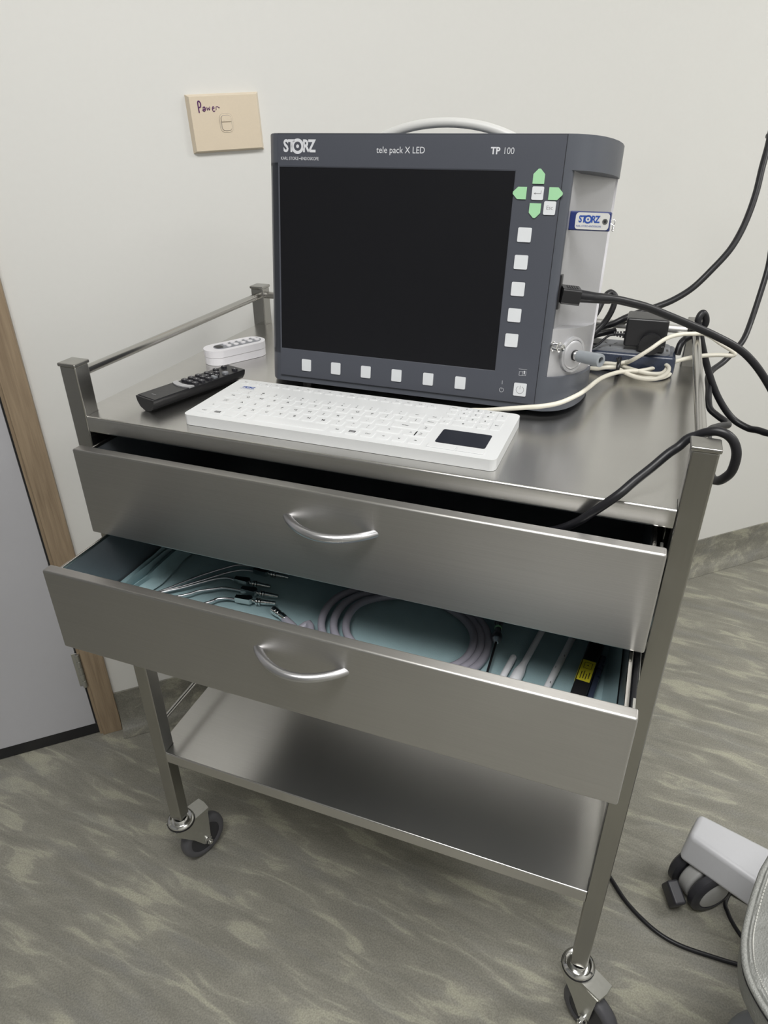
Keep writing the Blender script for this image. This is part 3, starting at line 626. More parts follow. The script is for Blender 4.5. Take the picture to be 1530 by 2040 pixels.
bm = nb(); tube(bm, [PLUG+pd*.019, PLUG+pd*.030, PLUG+pd*.042, (0.665,0.2555,1.1485)], .006, 14, 6, radii=lambda t: .0080-.0022*t); obj('strain_relief', bm, 'rubber', pc)
cable('pendant_cable', [(0.850,0.780,1.382), (0.850,0.760,1.339), (0.849,0.740,1.304), (0.846,0.720,1.273), (0.844,0.700,1.239), (0.839,0.680,1.208), (0.831,0.660,1.180), (0.819,0.640,1.155), (0.799,0.620,1.129), (0.774,0.600,1.101), (0.746,0.575,1.084), (0.718,0.550,1.075), (0.697,0.525,1.071), (0.680,0.500,1.068), (0.664,0.490,1.060), (0.649,0.480,1.056), (0.635,0.460,1.052), (0.62, 0.42, 1.045)], .0052, 'rubber', 'black cable sweeping down from upper right corner over the rear rail behind black adapter', 'cable')
cable('trailing_cable', [(0.876,0.76,1.26), (0.884,0.720,1.209), (0.886,0.700,1.165), (0.887,0.680,1.127), (0.883,0.660,1.089), (0.876,0.630,1.048), (0.868,0.600,1.024), (0.856,0.580,1.009), (0.842,0.560,0.995), (0.826,0.530,0.989), (0.819,0.500,0.985), (0.820,0.460,0.980), (0.820,0.420,0.975), (0.823,0.400,0.969), (0.833,0.380,0.967), (0.843,0.360,0.967), (0.844,0.340,0.970), (0.832,0.310,0.979), (0.814,0.260,0.990), (0.8085,0.200,0.998), (0.8085,0.140,0.998), (0.8085,0.090,1.002), (0.811,0.060,1.012), (0.815,0.045,1.023), (0.819,0.037,1.036), (0.819,0.035,1.054), (0.814,0.035,1.067), (0.806,0.036,1.074), (0.796,0.038,1.0755), (0.787,0.040,1.072), (0.780,0.042,1.067), (0.772,0.042,1.062), (0.765,0.038,1.054), (0.756,0.030,1.048), (0.743,0.018,1.036), (0.728,0.003,1.024), (0.717,-0.008,1.014), (0.704,-0.0125,1.001), (0.692,-0.0125,0.988), (0.680,-0.010,0.974), (0.659,-0.002,0.955), (0.62, 0.03, 0.92), (0.57, 0.08, 0.862)], .0048, 'rubber', 'black cable looping around front right post and running into the upper drawer', 'cable')
cable('looped_cable', [(0.590,0.40,1.02), (0.605,0.395,1.06), (0.616,0.400,1.074), (0.632,0.410,1.080), (0.640,0.420,1.092), (0.645,0.430,1.106), (0.649,0.440,1.114), (0.654,0.450,1.116), (0.661,0.450,1.111), (0.662,0.450,1.103), (0.659,0.445,1.088), (0.651,0.440,1.071), (0.639,0.430,1.057), (0.628,0.420,1.047), (0.60,0.41,1.03)], .0045, 'rubber', 'short black cable making an arched loop just behind the video unit', 'cable')
cable('pendant_cable', [(0.668,0.478,1.052), (0.652,0.466,1.050), (0.640,0.455,1.048), (0.62,0.44,1.040)], .0048, 'rubber', 'short black cable stretch between the black adapter and back of the video unit', 'cable')
# keyboard cord with its tied bundle
kc = thing('signal_cord', 'thin cream keyboard cord running to a tied coiled bundle beside the power strip', 'cord')
CORD = [(0.500,0.164,1.008), (0.514,0.173,1.010), (0.533,0.175,1.012), (0.564,0.176,1.018), (0.586,0.178,1.022), (0.604,0.180,1.025), (0.625,0.192,1.028), (0.643,0.222,1.030), (0.652,0.250,1.030), (0.665,0.330,1.021), (0.683,0.385,1.014), (0.700,0.405,1.012), (0.717,0.413,1.012), (0.743,0.438,1.014), (0.767,0.440,1.025), (0.792,0.450,1.031), (0.818,0.450,1.036), (0.834,0.450,1.037), (0.8405,0.450,1.0375), (0.843,0.450,1.040), (0.839,0.450,1.044), (0.822,0.450,1.053), (0.799,0.450,1.065), (0.780,0.442,1.0665), (0.759,0.425,1.0675), (0.742,0.415,1.062), (0.724,0.405,1.048), (0.708,0.405,1.034), (0.695,0.422,1.020), (0.684,0.428,1.016), (0.672,0.430,1.014)]
bm = nb(); tube(bm, CORD, .0031, 10, 8)
for L_ in ([(0.684,0.444,1.014), (0.700,0.457,1.014), (0.718,0.466,1.014), (0.734,0.464,1.014), (0.744,0.452,1.014), (0.752,0.435,1.014), (0.751,0.417,1.014), (0.744,0.408,1.012), (0.729,0.407,1.011), (0.711,0.411,1.012), (0.696,0.422,1.012), (0.685,0.430,1.013)],
           [(0.684,0.450,1.008), (0.704,0.462,1.007), (0.722,0.470,1.006), (0.740,0.466,1.006), (0.754,0.456,1.006), (0.760,0.446,1.006), (0.758,0.428,1.006), (0.750,0.414,1.005), (0.737,0.405,1.005), (0.722,0.411,1.005), (0.701,0.420,1.006), (0.685,0.436,1.008)],
           [(0.685,0.421,1.018), (0.698,0.429,1.020), (0.713,0.441,1.021), (0.731,0.450,1.020), (0.744,0.440,1.020), (0.755,0.422,1.019), (0.753,0.400,1.016), (0.741,0.390,1.010), (0.722,0.389,1.008), (0.703,0.396,1.009), (0.686,0.408,1.012)],
           [(0.682,0.442,1.013), (0.664,0.447,1.011), (0.648,0.452,1.008), (0.630,0.45,1.006)], [(0.683,0.427,1.014), (0.664,0.427,1.014), (0.651,0.432,1.010), (0.632,0.437,1.006)], [(0.684,0.414,1.014), (0.665,0.412,1.012), (0.653,0.414,1.008), (0.634,0.42,1.006)], [(0.684,0.434,1.018), (0.664,0.436,1.020), (0.648,0.440,1.018), (0.632,0.445,1.010)]):
    tube(bm, L_, .0031, 10, 6)
obj('cord', bm, 'cream_cord', kc)
bm = nb()
tube(bm, [(0.6835, .4270+.0215*math.cos(a), 1.0130+.0105*math.sin(a)) for a in [i*math.pi/8 for i in range(16)]], .0030, 8, 3, closed=True); tube(bm, [(0.6835, .410, 1.022), (0.6815, .405, 1.026), (0.680, .404, 1.031)], .0014, 6, 4)
obj('cable_tie', bm, 'black_pl', kc)

# power strip and adapter
ps = thing('power_strip', 'navy power strip with grey socket face lying at the rear of the trolley top', 'power strip', loc=(0.650, 0.4605, ZT+.0006), rz=R(1.5))
def strip(name, x0, x1, y0, y1, z0, z1, bev, m_): bm = nb(); box(bm, (x0, y0, z0), (x1, y1, z1), bev, 3); return obj(name, bm, m_, ps)
strip('body', -.15, .113, -.034, .034, 0, .031, .006, 'navy')
bm = nb(); prism(bm, rrect(.246, .058, .008, 4, -.0195, 0), .030, .0335, bev=.0008); obj('socket_face', bm, 'grey_pl', ps)
bm = nb()
for cx in (-.105, -.045, .015):
    prism(bm, rrect(.044, .050, .010, 4, cx, 0), .0330, .0342, bev=.0004)
obj('socket_surround', bm, 'grey_pl', ps)
for cx in (-.105, -.045, .015):
    bm = nb()
    for a, b_, an in ((-.0075, .006, 30), (.0075, .006, -30), (0, -.010, 0)):
        box(bm, (-.0012, -.0042, .0341), (.0012, .0042, .0344), M4=Matrix.Translation((cx+a, b_, 0)) @ Matrix.Rotation(R(an), 4, 'Z'))
    obj('socket_slots', bm, 'black_pl', ps)
bm = nb(); quad2d(bm, [(.0900, -.021), (.0935, -.021), (.0935, .002), (.0900, .002)], T3(0, 0, .0337)); quad2d(bm, [(.0975, -.015), (.1010, -.015), (.1010, -.003), (.0975, -.003)], T3(0, 0, .0337))
ring2d(bm, 0, .003, T3(.090, .018, .0337), 0, 12)
obj('switch_lettering', bm, 'black_pl', ps)
bm = nb(); prism(bm, rrect(.020, .030, .006), .033, .036, bev=.0006, M4=T3(-.010, 0.004, 0)); 
obj('rocker_switch', bm, 'black_pl', ps)
ad = thing('power_adapter', 'blocky black power adapter plugged into the power strip', 'power adapter', loc=(0.714, 0.455, ZT+.0345), rz=R(1))
bm = nb(); box(bm, (-.030, -.020, .006), (.0305, .030, .0490), .0035, 3); obj('case', bm, 'black_pl', ad)
bm = nb(); box(bm, (-.010, -.0235, -.0005), (.0300, .022, .0120), .004, 3)
lathe(bm, [(0, 0), (.0150, 0), (.0160, .002), (.0160, .024), (0, .024)], Matrix.Translation((.009, -.0060, .014)) @ Matrix.Rotation(R(90), 4, 'X') , 28)
obj('plug_base', bm, 'black_pl', ad)
bm = nb()
for k in range(4): cyl(bm, (-.030-.0045*k, -.012, .0215), (-.0328-.0045*k, -.012, .0215), .0052-.0006*k)
tube(bm, [(-.030, -.012, .0215), (-.049, -.014, .0200), (-.058, -.020, .0150), (-.066, -.030, .0080), (-.078, -.042, .0035), (-.095, -.05, .002)], .0019, 8, 6); obj('lead', bm, 'rubber', ad)
gp = thing('grey_plug', 'pale grey mains plug in the power strip, half hidden behind the video unit', 'plug', loc=(0.6100, 0.460, ZT+.0348))
bm = nb(); prism(bm, rrect(.036, .034, .012), 0, .017, bev=.004); obj('body', bm, 'lgrey_pl', gp)
bm = nb(); tube(bm, [(-.012, 0, .010), (-.03, 0, .010), (-.05, .004, .006)], .0035, 8, 6); obj('lead', bm, 'lgrey_pl', gp)

# ------------------------------------------------------------------ keyboard
kb = thing('keyboard', 'white washable keyboard with black touchpad at front of the trolley top', 'keyboard', loc=(0, 0, ZT+.0004))
KX0, KX1, KY0, KY1, KT = 0.1665, 0.5810, 0.0225, 0.1690, 0.0140
bm = nb(); prism(bm, rrect(KX1-KX0, KY1-KY0, .008, 4, (KX0+KX1)/2, (KY0+KY1)/2), 0, KT, bev=.0022, seg=3); obj('case', bm, 'kb', kb)
MP = []   # key list: (x, y, w, h, legend, size, name)
r1, r2_, r3, r4, r5, r6 = .1575, .1208, .1036, .0832, .0634, .0425
fk = ['Esc']+['F%d' % i for i in range(1, 13)]+['Fn', 'Prt', 'Scr', 'Brk', 'Ins']
for i, s in enumerate(fk): MP.append((.1829+i*.01661, r1, .0132, .0120, s, .0034, 'function_key'))
def row(y, x0, items, h=.0160):
    x = x0
    for it in items:
        s, w = (it if isinstance(it, tuple) else (it, 1)); ww = .0203*w
        MP.append((x+ww/2, y, ww-.0030, h, s, .0052 if len(s) == 1 else (.0040 if '\n' not in s else .0037), 'key')); x += ww
row(r2_, .1792, ['`']+['!\n1', '@\n2', '#\n3', '$\n4', '%\n5', '^\n6', '&\n7', '*\n8', '(\n9', ')\n0', '_\n-', '+\n='][0:12]+[('<=', 1.25)])
MP.append((.4795, r2_, .0165, .0155, 'Del', .0036, 'key'))
row(r3, .1800, [('Tab', 1.35)]+list('QWERTYUIOP')+['{\n[', '}\n]', ('|', .9)]); MP.append((.4795, r3, .0165, .0155, 'Home', .0032, 'key'))
row(r4, .1800, [('Caps\nLock', 1.45)]+list('ASDFGHJKL')+[':\n;', '"\n\'', ('Enter', 2.0)]); MP.append((.4795, r4, .0165, .0155, 'Pg\nUp', .0034, 'key'))
row(r5, .1770, [('^', 1.0), ('', 1.0)]+list('ZXCVBNM')+['<\n,', '>\n.', '?\n/', ('^', 1.75), '^']); MP.append((.4795, r5, .0165, .0155, 'Pg\nDn', .0034, 'key'))
row(r6, .1770, ['Ctrl', 'Fn', '', 'Alt', ('', 5.4), 'Alt', 'Win', 'Ctrl', '<', 'v', '>'])
nc = [.4953, .5115, .5272, .5434, .5602]; nr = [.1600, .1450, .1285, .1115]
for i, cx_ in enumerate(nc[:4]):
    for j in range(3): MP.append((cx_, nr[j], .0130, .0125, [['Num', '-', '*'], ['7', '4', '1'], ['8', '5', '2'], ['9', '6', '3']][i][j], .0042 if i else .0034, 'key'))
MP.append((nc[0], nr[3], .0130, .0125, '/', .0045, 'key')); MP.append((.5194, nr[3], .0290, .0125, '0', .0045, 'key')); MP.append((nc[3], nr[3], .0130, .0125, '.', .0045, 'key'))
MP.append((nc[4], .1525, .0130, .0275, '+', .0045, 'key')); MP.append((nc[4], .1200, .0130, .0290, 'Ent', .0034, 'key'))
def keycap(w, h, s, size):
    bm = nb(); prism(bm, rrect(w, h, .0018, 3), -.0004, .0010, bev=.0005, seg=2, top_scale=.88)
    if s:
        P1 = T3(0, 0, .00108)
        if '\n' in s and len(s) == 3: text(bm, s[0], size*1.05, P1 @ T3(0, .0029, 0), .00009, 1); text(bm, s[2], size*1.05, P1 @ T3(0, -.0029, 0), .00009, 1)
        elif '\n' in s: a, b_ = s.split('\n'); text(bm, a, size, P1 @ T3(0, .0020, 0), 0, 1); text(bm, b_, size, P1 @ T3(0, -.0020, 0), 0, 1)
        elif s == 'Win' or s == 'Fn' and size > .0035:
            quad2d(bm, [(-.0042, -.0026), (.0042, -.0026), (.0042, .0026), (-.0042, .0026)], P1, 1)
            quad2d(bm, [(-.0033, -.0003), (.0033, -.0003), (.0033, .0003), (-.0033, .0003)], P1 @ T3(0, 0, .00004), 0); quad2d(bm, [(-.0033, -.0017), (.0033, -.0017), (.0033, -.0012), (-.0033, -.0012)], P1 @ T3(0, 0, .00004), 0)
        else: text(bm, s, size*(1.15 if len(s) == 1 else 1.0), P1, .00010 if len(s) == 1 else .00006, 1)
    return bm
for (x, y, w, h, s, sz, nm) in MP:
    o = obj(nm, keycap(w, h, s, sz), ['kb', 'print_grey' if nm == 'function_key' else 'print_black'], kb); o.location = (x, y, KT)
bm = nb(); prism(bm, rrect(.0608, .0405, .003, 4, .5317, .0690), KT-.0006, KT+.0005, bev=.0002); obj('touchpad', bm, 'pad', kb)
for x0, x1 in ((.4960, .5300), (.5318, .5640)): bm = nb(); box(bm, (x0, .0325, KT-.0004), (x1, .0430, KT+.0012), .0006); obj('touchpad_button', bm, 'kb', kb)
bm = nb(); storz(bm, T3(.1960, .1400, KT+.0002), .0062); obj('maker_logo', bm, 'print_blue', kb)

# ------------------------------------------------------------------ remote controls
def at2(a, b, z):     # frame with local y pointing from a to b
    d = Vector((b[0]-a[0], b[1]-a[1], 0)); return Matrix.Translation((a[0], a[1], z)) @ Matrix.Rotation(math.atan2(d.y, d.x)-math.pi/2, 4, 'Z'), d.length
mw, L_ = at2((.0915, .0440), (.1385, .2030), ZT+.0005)
rb = thing('remote_control', 'long black remote control with a white button bar beside the keyboard', 'remote control', mw=mw)
t = nb()   # rounded-bottom body: cross-section in x,z swept along y
sec = [(-.0190, .0185), (.0190, .0185), (.0195, .0170), (.0180, .0110), (.0130, .0040), (.0050, .0004), (-.0050, .0004), (-.0130, .0040), (-.0180, .0110), (-.0195, .0170)]
prism(t, sec, 0, L_, bev=.0008, axis='y'); obj('body', t, 'black_pl', rb)
bm = nb(); prism(bm, [(-.0185, .003), (.0185, .003), (.0185, .062), (.0100, .058), (0, .0565), (-.0100, .058), (-.0185, .062)], .0183, .0192, bev=.0004); obj('battery_cover', bm, 'black_pl', rb)
bm = nb(); prism(bm, [(-.0186, .0615), (-.010, .0575), (0, .056), (.010, .0575), (.0186, .0615), (.0186, .0705), (.010, .0665), (0, .065), (-.010, .0665), (-.0186, .0705)], .0180, .0208, bev=.0008)
obj('button_bar', bm, 'silver', rb)
def rk(x, y, w, h, m_='hub', nm='button', mark=True):
    bm = nb(); prism(bm, rrect(w, h, .0018, 3), 0, .0030, bev=.0008)
    if mark: ring2d(bm, 0, .0009, T3(0, 0, .00312), 1, 10)
    o = obj(nm, bm, [m_, 'print_white'], rb); o.location = (x, y, .0184)
for x in (-.0115, 0, .0115):
    rk(x, .078, .0095, .0070); rk(x, .090, .0095, .0070)
for x, y in ((-.0115, .103), (0, .102), (.0115, .103)): rk(x, y, .009, .007)
for x, y in ((0, .118), (-.010, .118), (.010, .118), (0, .1275), (0, .1085)): rk(x, y, .0085, .0065)
rk(.0115, .1135, .0085, .0075, 'grey_pl', 'grey_button', False); rk(.0115, .1345, .0085, .0075, 'grey_pl', 'grey_button', False); rk(-.0115, .136, .0085, .0065); rk(-.0115, .152, .0085, .006); rk(.0105, .1535, .0085, .006, 'hub', 'power_key')
bm = nb(); quad2d(bm, [(-.0045, .015), (.0045, .015), (.0045, .0165), (-.0045, .0165)], T3(0, 0, .0194)); obj('face_print', bm, 'print_grey', rb)
bm = nb(); prism(bm, rrect(.012, .006, .002, 3, 0, .003), .0001, .0008); obj('foot_pad', bm, 'rubber', rb)

mw, L_ = at2((.0550, .2480), (.1070, .3420), ZT+.0004)
rw_ = thing('remote_control', 'stubby white oval remote control with grey keypad near left trolley rail', 'remote control', mw=mw)
bm = nb(); prism(bm, rrect(.0450, L_, .0222, 8, 0, L_/2), 0, .0120, bev=.0030, seg=3); prism(bm, rrect(.0462, L_+.001, .0228, 8, 0, L_/2), .0125, .0235, bev=.0042, seg=4); prism(bm, rrect(.0440, L_-.001, .0218, 8, 0, L_/2), .0115, .0130)
obj('case', bm, 'white_pl', rw_)
bm = nb(); prism(bm, rrect(.0250, L_*.80, .0122, 8, 0, L_*.55), .0234, .0241, bev=.0002); obj('keypad', bm, 'grey_pl', rw_)
for i in range(5):
    for x in (-.0058, .0058):
        bm = nb(); prism(bm, rrect(.0090, .0082, .0038, 4), 0, .0018, bev=.0006); o = obj('button', bm, 'white_pl', rw_); o.location = (x, .040+i*.0132, .0240)
bm = nb(); prism(bm, rrect(.0160, .012, .004, 4), 0, .0006); o = obj('display', bm, 'black_pl', rw_); o.location = (0, .0245, .0240)

# ------------------------------------------------------------------ things in the lower drawer
ZD = 0.7192
t = nb(); nx, ny = 90, 44; X0, X1, Y0, Y1 = .0468, .7555, -.119, .295; vs = []
for j in range(ny+1):
    for i in range(nx+1):
        x = X0+(X1-X0)*i/nx; y = Y0+(Y1-Y0)*j/ny
        z = ZD+.0016+.0022*noise.noise(Vector((x*9, y*14, 0)))+.0012*noise.noise(Vector((x*34, y*22, 3)))
        e = max(0, 1-(x-X0)/.016); z += .010*e**1.6; e = max(0, 1-(X1-x)/.016); z += .030*e**1.6
        vs.append(t.verts.new((x, y, max(z, ZD))))
for j in range(ny):
    for i in range(nx): t.faces.new((vs[j*(nx+1)+i], vs[j*(nx+1)+i+1], vs[(j+1)*(nx+1)+i+1], vs[(j+1)*(nx+1)+i])).smooth = True
o = obj('drawer_liner', t, 'cloth', normals=False); tag(o, 'teal fabric liner cloth spread in the open lower drawer', 'cloth')
t = nb(); rows = []
fold = [(.0480, .034), (.0475, .026), (.0500, .022), (.0545, .030), (.0530, .021), (.0510, .016), (.0580, .014), (.0640, .023), (.0630, .014), (.0680, .009), (.0780, .0065)]
for j in range(31):
    y = -.115+j*.0135
    rows.append([t.verts.new((x+.0035*noise.noise(Vector((k*.7, y*26, 5)))+.0025*k/10*math.sin(y*60), y, ZD+z+.003*noise.noise(Vector((k*.5, y*20, 9))))) for k, (x, z) in enumerate(fold)])
for a, b_ in zip(rows, rows[1:]):
    for k in range(len(fold)-1): t.faces.new((a[k], a[k+1], b_[k+1], b_[k])).smooth = True
o = obj('folded_cloth', t, 'cloth', normals=False); tag(o, 'crumpled folded teal cloth edge rising against the left side of lower drawer', 'cloth')
# suction tubes
zi = .7270
def suction(P, F, r, lab, dark=False, short=False):
    P = [Vector((x, y, zi-.001+.003)) for x, y in P]; a, b_ = Vector((*F[0], zi+.003)), Vector((*F[-1], zi+.003)); d = (b_-a).normalized(); L = (b_-a).length
    t = thing('suction_tube', lab, 'instrument', loc=tuple(a), group='angled suction tubes in the lower drawer')
    r *= 1.45; sh = [p-a for p in P]; z0 = Vector((0, 0, 0))
    bm = nb(); tube(bm, sh, r, 8, 6); obj('shaft', bm, 'satin', t)
    bm = nb(); n = Vector((-d.y, d.x, 0))
    M4 = Matrix(((d.x, n.x, 0, 0), (d.y, n.y, 0, 0), (0, 0, 1, 0), (0, 0, 0, 1)))
    prism(bm, [(-.001, -.0035), (L*.36, -.0058), (L*.42, -.002), (L*.42, .002), (L*.36, .0058), (-.001, .0042)], -.0030, .0055, bev=.0012, M4=M4); obj('thumb_plate', bm, 'chrome', t)
    bm = nb(); cyl(bm, d*L*.40, d*L*.52, .0022)
    for k in range(2): cyl(bm, d*L*(.50+.07*k), d*L*(.555+.07*k), .0054, seg=18, bev=.001)
    cyl(bm, d*L*.63, d*L*.66, .0030); obj('collar', bm, 'chrome', t)
    bm = nb(); cyl(bm, d*L*.64, d*L, .0040, .0028, seg=16)
    for k in range(3): cyl(bm, d*L*(.78+.07*k), d*L*(.80+.07*k), .0040-.0003*k, .0036-.0003*k, seg=16)
    obj('hose_tip', bm, 'chrome', t)
    return t
suction([(0.060,-0.05),(0.097,0.002), (0.112,0.027), (0.130,0.056), (0.152,0.083), (0.163,0.095), (0.173,0.101), (0.184,0.102), (.205, .108), (.212,.112)], [(0.212,0.112), (0.265,0.117)], .0011, 'thin angled steel suction tube in lower drawer, furthest back of five, fitting under upper drawer')
suction([(0.062,-0.04),(0.101,0.002), (0.117,0.019), (0.138,0.044), (0.159,0.070), (0.174,0.084), (0.186,0.090), (0.202,0.092)], [(0.202,0.092), (0.261,0.094)], .0011, 'angled steel suction tube in lower drawer, second from the back of five')
suction([(0.070,-0.03),(0.105,0.002), (0.120,0.016), (0.141,0.039), (0.155,0.053), (0.166,0.060), (0.176,0.062), (0.187,0.0605)], [(0.187,0.0595), (0.246,0.063)], .0013, 'angled steel suction tube in lower drawer, middle one of five')
suction([(0.095,-0.03),(0.135,0.002), (0.147,0.016), (0.166,0.029), (0.177,0.036), (0.190,0.039), (0.210,0.0405)], [(0.210,0.0405), (0.269,0.045)], .0014, 'angled steel suction tube in lower drawer, second nearest the drawer front')
suction([(0.155,-0.03),(0.180,0.001), (0.184,0.008), (0.191,0.013), (0.200,0.0165), (0.213,0.018)], [(0.213,0.018), (0.273,0.029)], .0015, 'angled steel suction tube with square polished fitting, nearest the lower drawer front')
# coiled grey hose with a metal end
hs = thing('suction_hose', 'coiled grey silicone hose with metal connector lying in the lower drawer', 'hose')
bm = nb(); P = []
for i in range(3*28+6):
    a = R(200)+2*math.pi*i/28; k = i/(3*28)
    P.append((.4630+.012*k+(.129-.042*k)*math.cos(a), .036+(.105-.030*k)*math.sin(a), ZD+.0095+.006*math.sin(a*.5)**2+.0015*math.sin(5*a)))
P = [(0.300,0.004,ZD+.009), (0.318,-0.006,ZD+.009), (0.330,-.012, ZD+.009)]+P
tube(bm, P, .0056, 12, 3); obj('hose', bm, 'hose', hs)
bm = nb(); a = Vector((.277, .0145, zi+.003)); b_ = Vector((.302, .003, zi+.003)); d = (b_-a).normalized()
cyl(bm, a, a+d*.008, .0062, seg=8); cyl(bm, a+d*.008, a+d*.014, .0055, seg=20, bev=.001); cyl(bm, a+d*.014, a+d*.019, .0048, seg=20); cyl(bm, a+d*.019, b_+d*.002, .0056, .0046, seg=8)
obj('connector', bm, 'chrome', hs)
# scope with thin shaft
sc = thing('endoscope', 'slim rigid scope with ribbed metal head and thin black shaft in lower drawer', 'instrument')
bm = nb(); a = Vector((.6000, -.085, zi)); b_ = Vector((.5965, .050, zi+.010)); tube(bm, [a, b_], .0016, 10, 4); obj('shaft', bm, 'black_pl', sc)
bm = nb(); d = (Vector((.588, .115, zi+.010))-b_).normalized()
lathe(bm, [(0, -.003), (.0030, -.003), (.0062, .002), (.0070, .004), (.0062, .007), (.0072, .009), (.0066, .013), (.0045, .016), (.0045, .034), (.0060, .037), (.0064, .060), (0, .062)], frame(b_, d), 24); obj('head', bm, 'satin', sc)
bm = nb(); lathe(bm, [(.0047, .0255), (.0052, .026), (.0052, .029), (.0047, .0295)], frame(b_, d), 20); obj('green_ring', bm, 'green_btn', sc)
# swab sticks
def swab(a, b_, r, lab, bulb=None, marks=False):
    a, b_ = Vector((*a, ZD+.0085)), Vector((*b_, ZD+.0085)); t = thing('swab_stick', lab, 'swab', loc=tuple(a), group='white padded sticks in the lower drawer'); v = b_-a
    bm = nb(); L = v.length
    pr = [(0, 0), (r*.7, .0008), (r, .003)]
    if bulb: pr = [(0, 0), (bulb*.8, .001), (bulb, .006), (bulb*.98, .024), (bulb*.72, .034), (r, .042)]
    pr += [(r*1.02, L*.6), (r, L-.003), (r*.7, L-.0008), (0, L)]
    lathe(bm, pr, frame((0, 0, 0), v), 18); obj('stick', bm, 'cotton', t)
    bm = nb(); d = v.normalized()
    if marks:
        for k, s in ((.36, .4), (.50, -.2), (.62, .5)):
            q_ = v*k+Vector((r*s, 0, r*.93)); box(bm, (-.0006, -.0018, -.0002), (.0006, .0018, .0003), M4=Matrix.Translation(q_))
        obj('printed_mark', bm, 'print_grey', t)
    else: bm.free()
swab((.610, -.060), (.6235, .040), .0043, 'short thin white stick in the lower drawer, beside the rigid scope')
swab((.632, -.012), (.6550, .140), .0042, 'white stick in lower drawer with a flared padded end at drawer front', .0074)
swab((.662, -.075), (.6970, .140), .0045, 'long white stick with small grey marks, beside the black device in lower drawer', None, True)
# black laser pen with yellow sticker
lp = thing('handheld_device', 'black bar-shaped handheld device with a yellow warning sticker in the lower drawer', 'device', loc=(.7085, -.045, ZD+.0045), rz=R(-6))
bm = nb(); box(bm, (-.0095, 0, .001), (.0095, .150, .0190), .003, 3); obj('body', bm, 'black_pl', lp)
bm = nb(); box(bm, (-.0080, .052, .0189), (.0082, .092, .0193), .0001)
box(bm, (-.0098, .052, .0100), (-.0093, .092, .0185))
obj('warning_sticker', bm, 'yellow', lp)
bm = nb(); MQ = Matrix.Translation((0, .082, .0195)) @ Matrix.Rotation(R(90), 4, 'Z')
t_ = [(-.006, -.005), (.005, -.005), (.0055, 0), (.005, .0045), (-.006, .0045)]
for i in range(5):
    p0, p1 = Vector(t_[i]), Vector(t_[(i+1) % 5]); e = (p1-p0).normalized(); n_ = Vector((-e.y, e.x))*.0003
    quad2d(bm, [p0-n_, p1-n_, p1+n_, p0+n_], MQ)
quad2d(bm, [(-.001, -.0015), (.0015, 0), (-.001, .0015)], MQ)
for k, (y0, y1) in enumerate(((.055, .069), (.056, .071), (.055, .066), (.057, .070))): quad2d(bm, [(-.0050+.0032*k, y0), (-.0040+.0032*k, y0), (-.0040+.0032*k, y1), (-.0050+.0032*k, y1)], T3(0, 0, .0195))
obj('sticker_print', bm, 'print_black', lp)
bm = nb(); box(bm, (.0098, .010, .0), (.0170, .120, .012), .002); obj('side_clip', bm, 'navy', lp)

# ------------------------------------------------------------------ right foreground: chair base, padded seat, floor cables
cb = thing('chair_base', 'white wheeled base leg of treatment chair on the floor at right edge', 'chair base')
bm = nb(); t = nb()
top = [(.957, .318), (.977, .377), (1.36, .262), (1.34, .120)]; bot = [(.946, .300), (.968, .372), (1.37, .25), (1.35, .105)]
a = [t.verts.new((*p, .150)) for p in top]; b_ = [t.verts.new((*p, .094)) for p in bot]
t.faces.new(a); t.faces.new(b_[::-1])
for i in range(4): t.faces.new((a[i], b_[i], b_[(i+1) % 4], a[(i+1) % 4]))
bmesh.ops.recalc_face_normals(t, faces=t.faces); bevel_all(t, .010, 4); merge(bm, t); obj('base_leg', bm, 'base_white', cb)
AXW = Vector((.62, -.78, 0)).normalized(); WC = Vector((1.002, .304, .050))
hb = nb(); cyl(hb, WC-AXW*.020, WC+AXW*.008, .0445, seg=36, bev=.006)
cyl(hb, WC-AXW*.006+Vector((0, 0, .03)), WC-AXW*.006+Vector((0, 0, .049)), .020, seg=24)
hub = obj('caster', hb, 'lgrey_pl', cb)
for s in (1, -1):
    c_ = WC+AXW*(.022 if s > 0 else -.034); bm = nb()
    lathe(bm, [(.034, -.011), (.044, -.011), (.050, -.006), (.050, .006), (.044, .011), (.036, .012), (.034, .010), (.034, -.011)], frame(c_, AXW*s), 40); obj('tyre', bm, 'hub', hub)
    bm = nb(); lathe(bm, [(0, -.010), (.036, -.010), (.036, .009), (.030, .0125), (.015, .0135), (0, .014)], frame(c_, AXW*s), 40); obj('wheel_cover', bm, 'lgrey_pl', hub)
bm = nb(); box(bm, (-.012, -.022, -.006), (.012, .022, .030), .005, 3, M4=Matrix.Translation((.948, .268, .026)) @ Matrix.Rotation(R(30), 4, 'Z') @ Matrix.Rotation(R(22), 4, 'X')); obj('brake_pedal', bm, 'hub', hub)

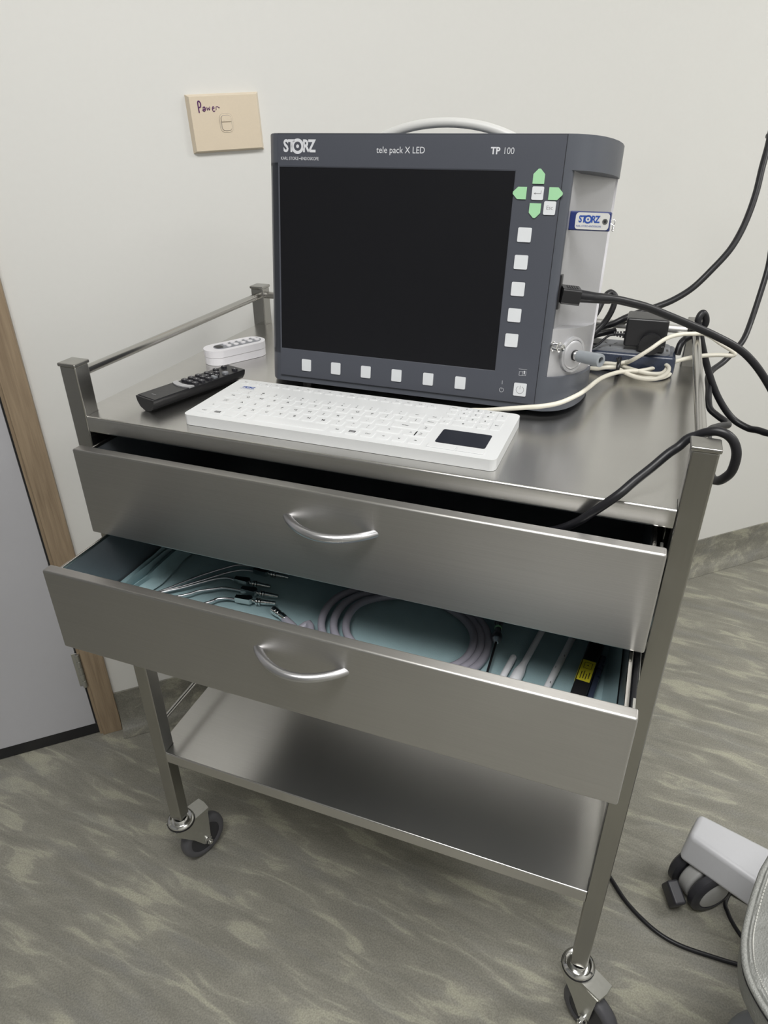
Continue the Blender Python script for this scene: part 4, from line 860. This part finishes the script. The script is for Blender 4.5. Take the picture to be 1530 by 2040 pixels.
st = thing('padded_seat', 'pale grey leather padded seat with stitched edge at lower right', 'seat')
ol = [(.997, .061), (.983, .025), (.970, -.018), (.961, -.056), (.959, -.083), (.961, -.104), (.969, -.124), (.985, -.148), (1.02, -.185), (1.10, -.225), (1.25, -.245), (1.40, -.20), (1.46, -.08), (1.45, .08), (1.38, .20), (1.25, .24), (1.12, .21), (1.04, .14)]
P = catmull([(x, y, 0) for x, y in ol], 6, True); cx_, cy_ = 1.2, 0.0
t = nb(); rings = []
for k, (s, z) in enumerate([(0.90, .385), (.965, .390), (.992, .405), (1.0, .430), (.996, .447), (.980, .452), (.955, .4515), (.90, .459), (.80, .470), (.6, .478), (.3, .482)]):
    ring = []
    for i, p in enumerate(P):
        w_ = 0 if k < 6 else .006*noise.noise(Vector((math.atan2(p.y, p.x-cx_)*9, s*3, 0)))*(1 if s < .97 else 0)
        ring.append(t.verts.new((cx_+(p.x-cx_)*s, cy_+(p.y-cy_)*s, z+w_)))
    rings.append(ring)
for a, b_ in zip(rings, rings[1:]):
    for i in range(len(P)): t.faces.new((a[i], a[(i+1) % len(P)], b_[(i+1) % len(P)], b_[i])).smooth = True
t.faces.new(rings[-1]); t.faces.new(rings[0][::-1]); obj('cushion', t, 'leather', st)
bm = nb(); tube(bm, [(cx_+(p.x-cx_)*1.0, cy_+(p.y-cy_)*1.0, .4465) for p in P], .0042, 8, 1, closed=True); obj('piping', bm, 'leather', st)
bm = nb(); tube(bm, [(cx_+(p.x-cx_)*1.002, cy_+(p.y-cy_)*1.002, .4395) for p in P], .0020, 6, 1, closed=True); obj('shadow_bead', bm, 'hub', st)  # solid dark bead, painting in the shade under the piping
bm = nb(); Q = [(cx_+(p.x-cx_)*.963, cy_+(p.y-cy_)*.963, .4530) for p in catmull([(x, y, 0) for x, y in ol], 16, True)]
for i in range(0, len(Q)-1, 2):
    p0, p1 = Vector(Q[i]), Vector(Q[i+1]); v = (p1-p0)
    if p0.x < 1.12: cyl(bm, p0, p0+v.normalized()*.0042, .0009, seg=6)
obj('stitching', bm, 'stitch', st)
bm = nb(); lathe(bm, [(0, .0), (.092, .0), (.096, .006), (.094, .030), (.086, .045), (.070, .056), (.066, .060), (.058, .070), (.036, .078), (.026, .09), (.026, .39), (0, .39)], T3(1.122, .020, 0), 40); obj('pedestal', bm, 'grey_pl', st)
cable('floor_cable', [(.70, .42, .0046), (.78, .345, .0046), (.838, .275, .0046), (.872, .235, .0046), (.920, .201, .0046), (.965, .187, .0046), (1.025, .186, .0046), (1.085, .190, .0046), (1.2, .21, .0046), (1.35, .26, .0046)], .0040, 'rubber', 'thin black cable curving across the floor from behind trolley leg to right edge', 'cable')
cable('floor_cable', [(1.070, .350, .0042), (1.052, .305, .0042), (1.055, .285, .0042), (1.064, .264, .0042), (1.081, .240, .0042), (1.11, .215, .0042), (1.16, .16, .0042)], .0038, 'rubber', 'short black cable stretch on floor behind the white base wheel', 'cable')
cable('floor_cable', [(1.055, .335, .0042), (1.084, .325, .0042), (1.098, .322, .0042), (1.15, .33, .0042), (1.3, .38, .0042)], .0038, 'rubber', 'short black cable lying on floor right of the white base wheel under the leg', 'cable')

# hanging black hand piece just inside the upper right edge
hp = thing('hanging_handpiece', 'black fitting cut off by the upper right edge of the view', 'equipment')
bm = nb(); lathe(bm, [(0, 0), (.011, .001), (.014, .012), (.014, .05), (.011, .066), (0, .068)], T3(.8785, .995, 1.326), 20); obj('grip', bm, 'black_pl', hp)
bm = nb(); cyl(bm, (.8665, .9900, 1.3115), (.895, 1.0009, 1.3115), .0045, seg=14); cyl(bm, (.880, .995, 1.30), (.880, .995, 1.33), .004); obj('hook', bm, 'black_pl', hp)
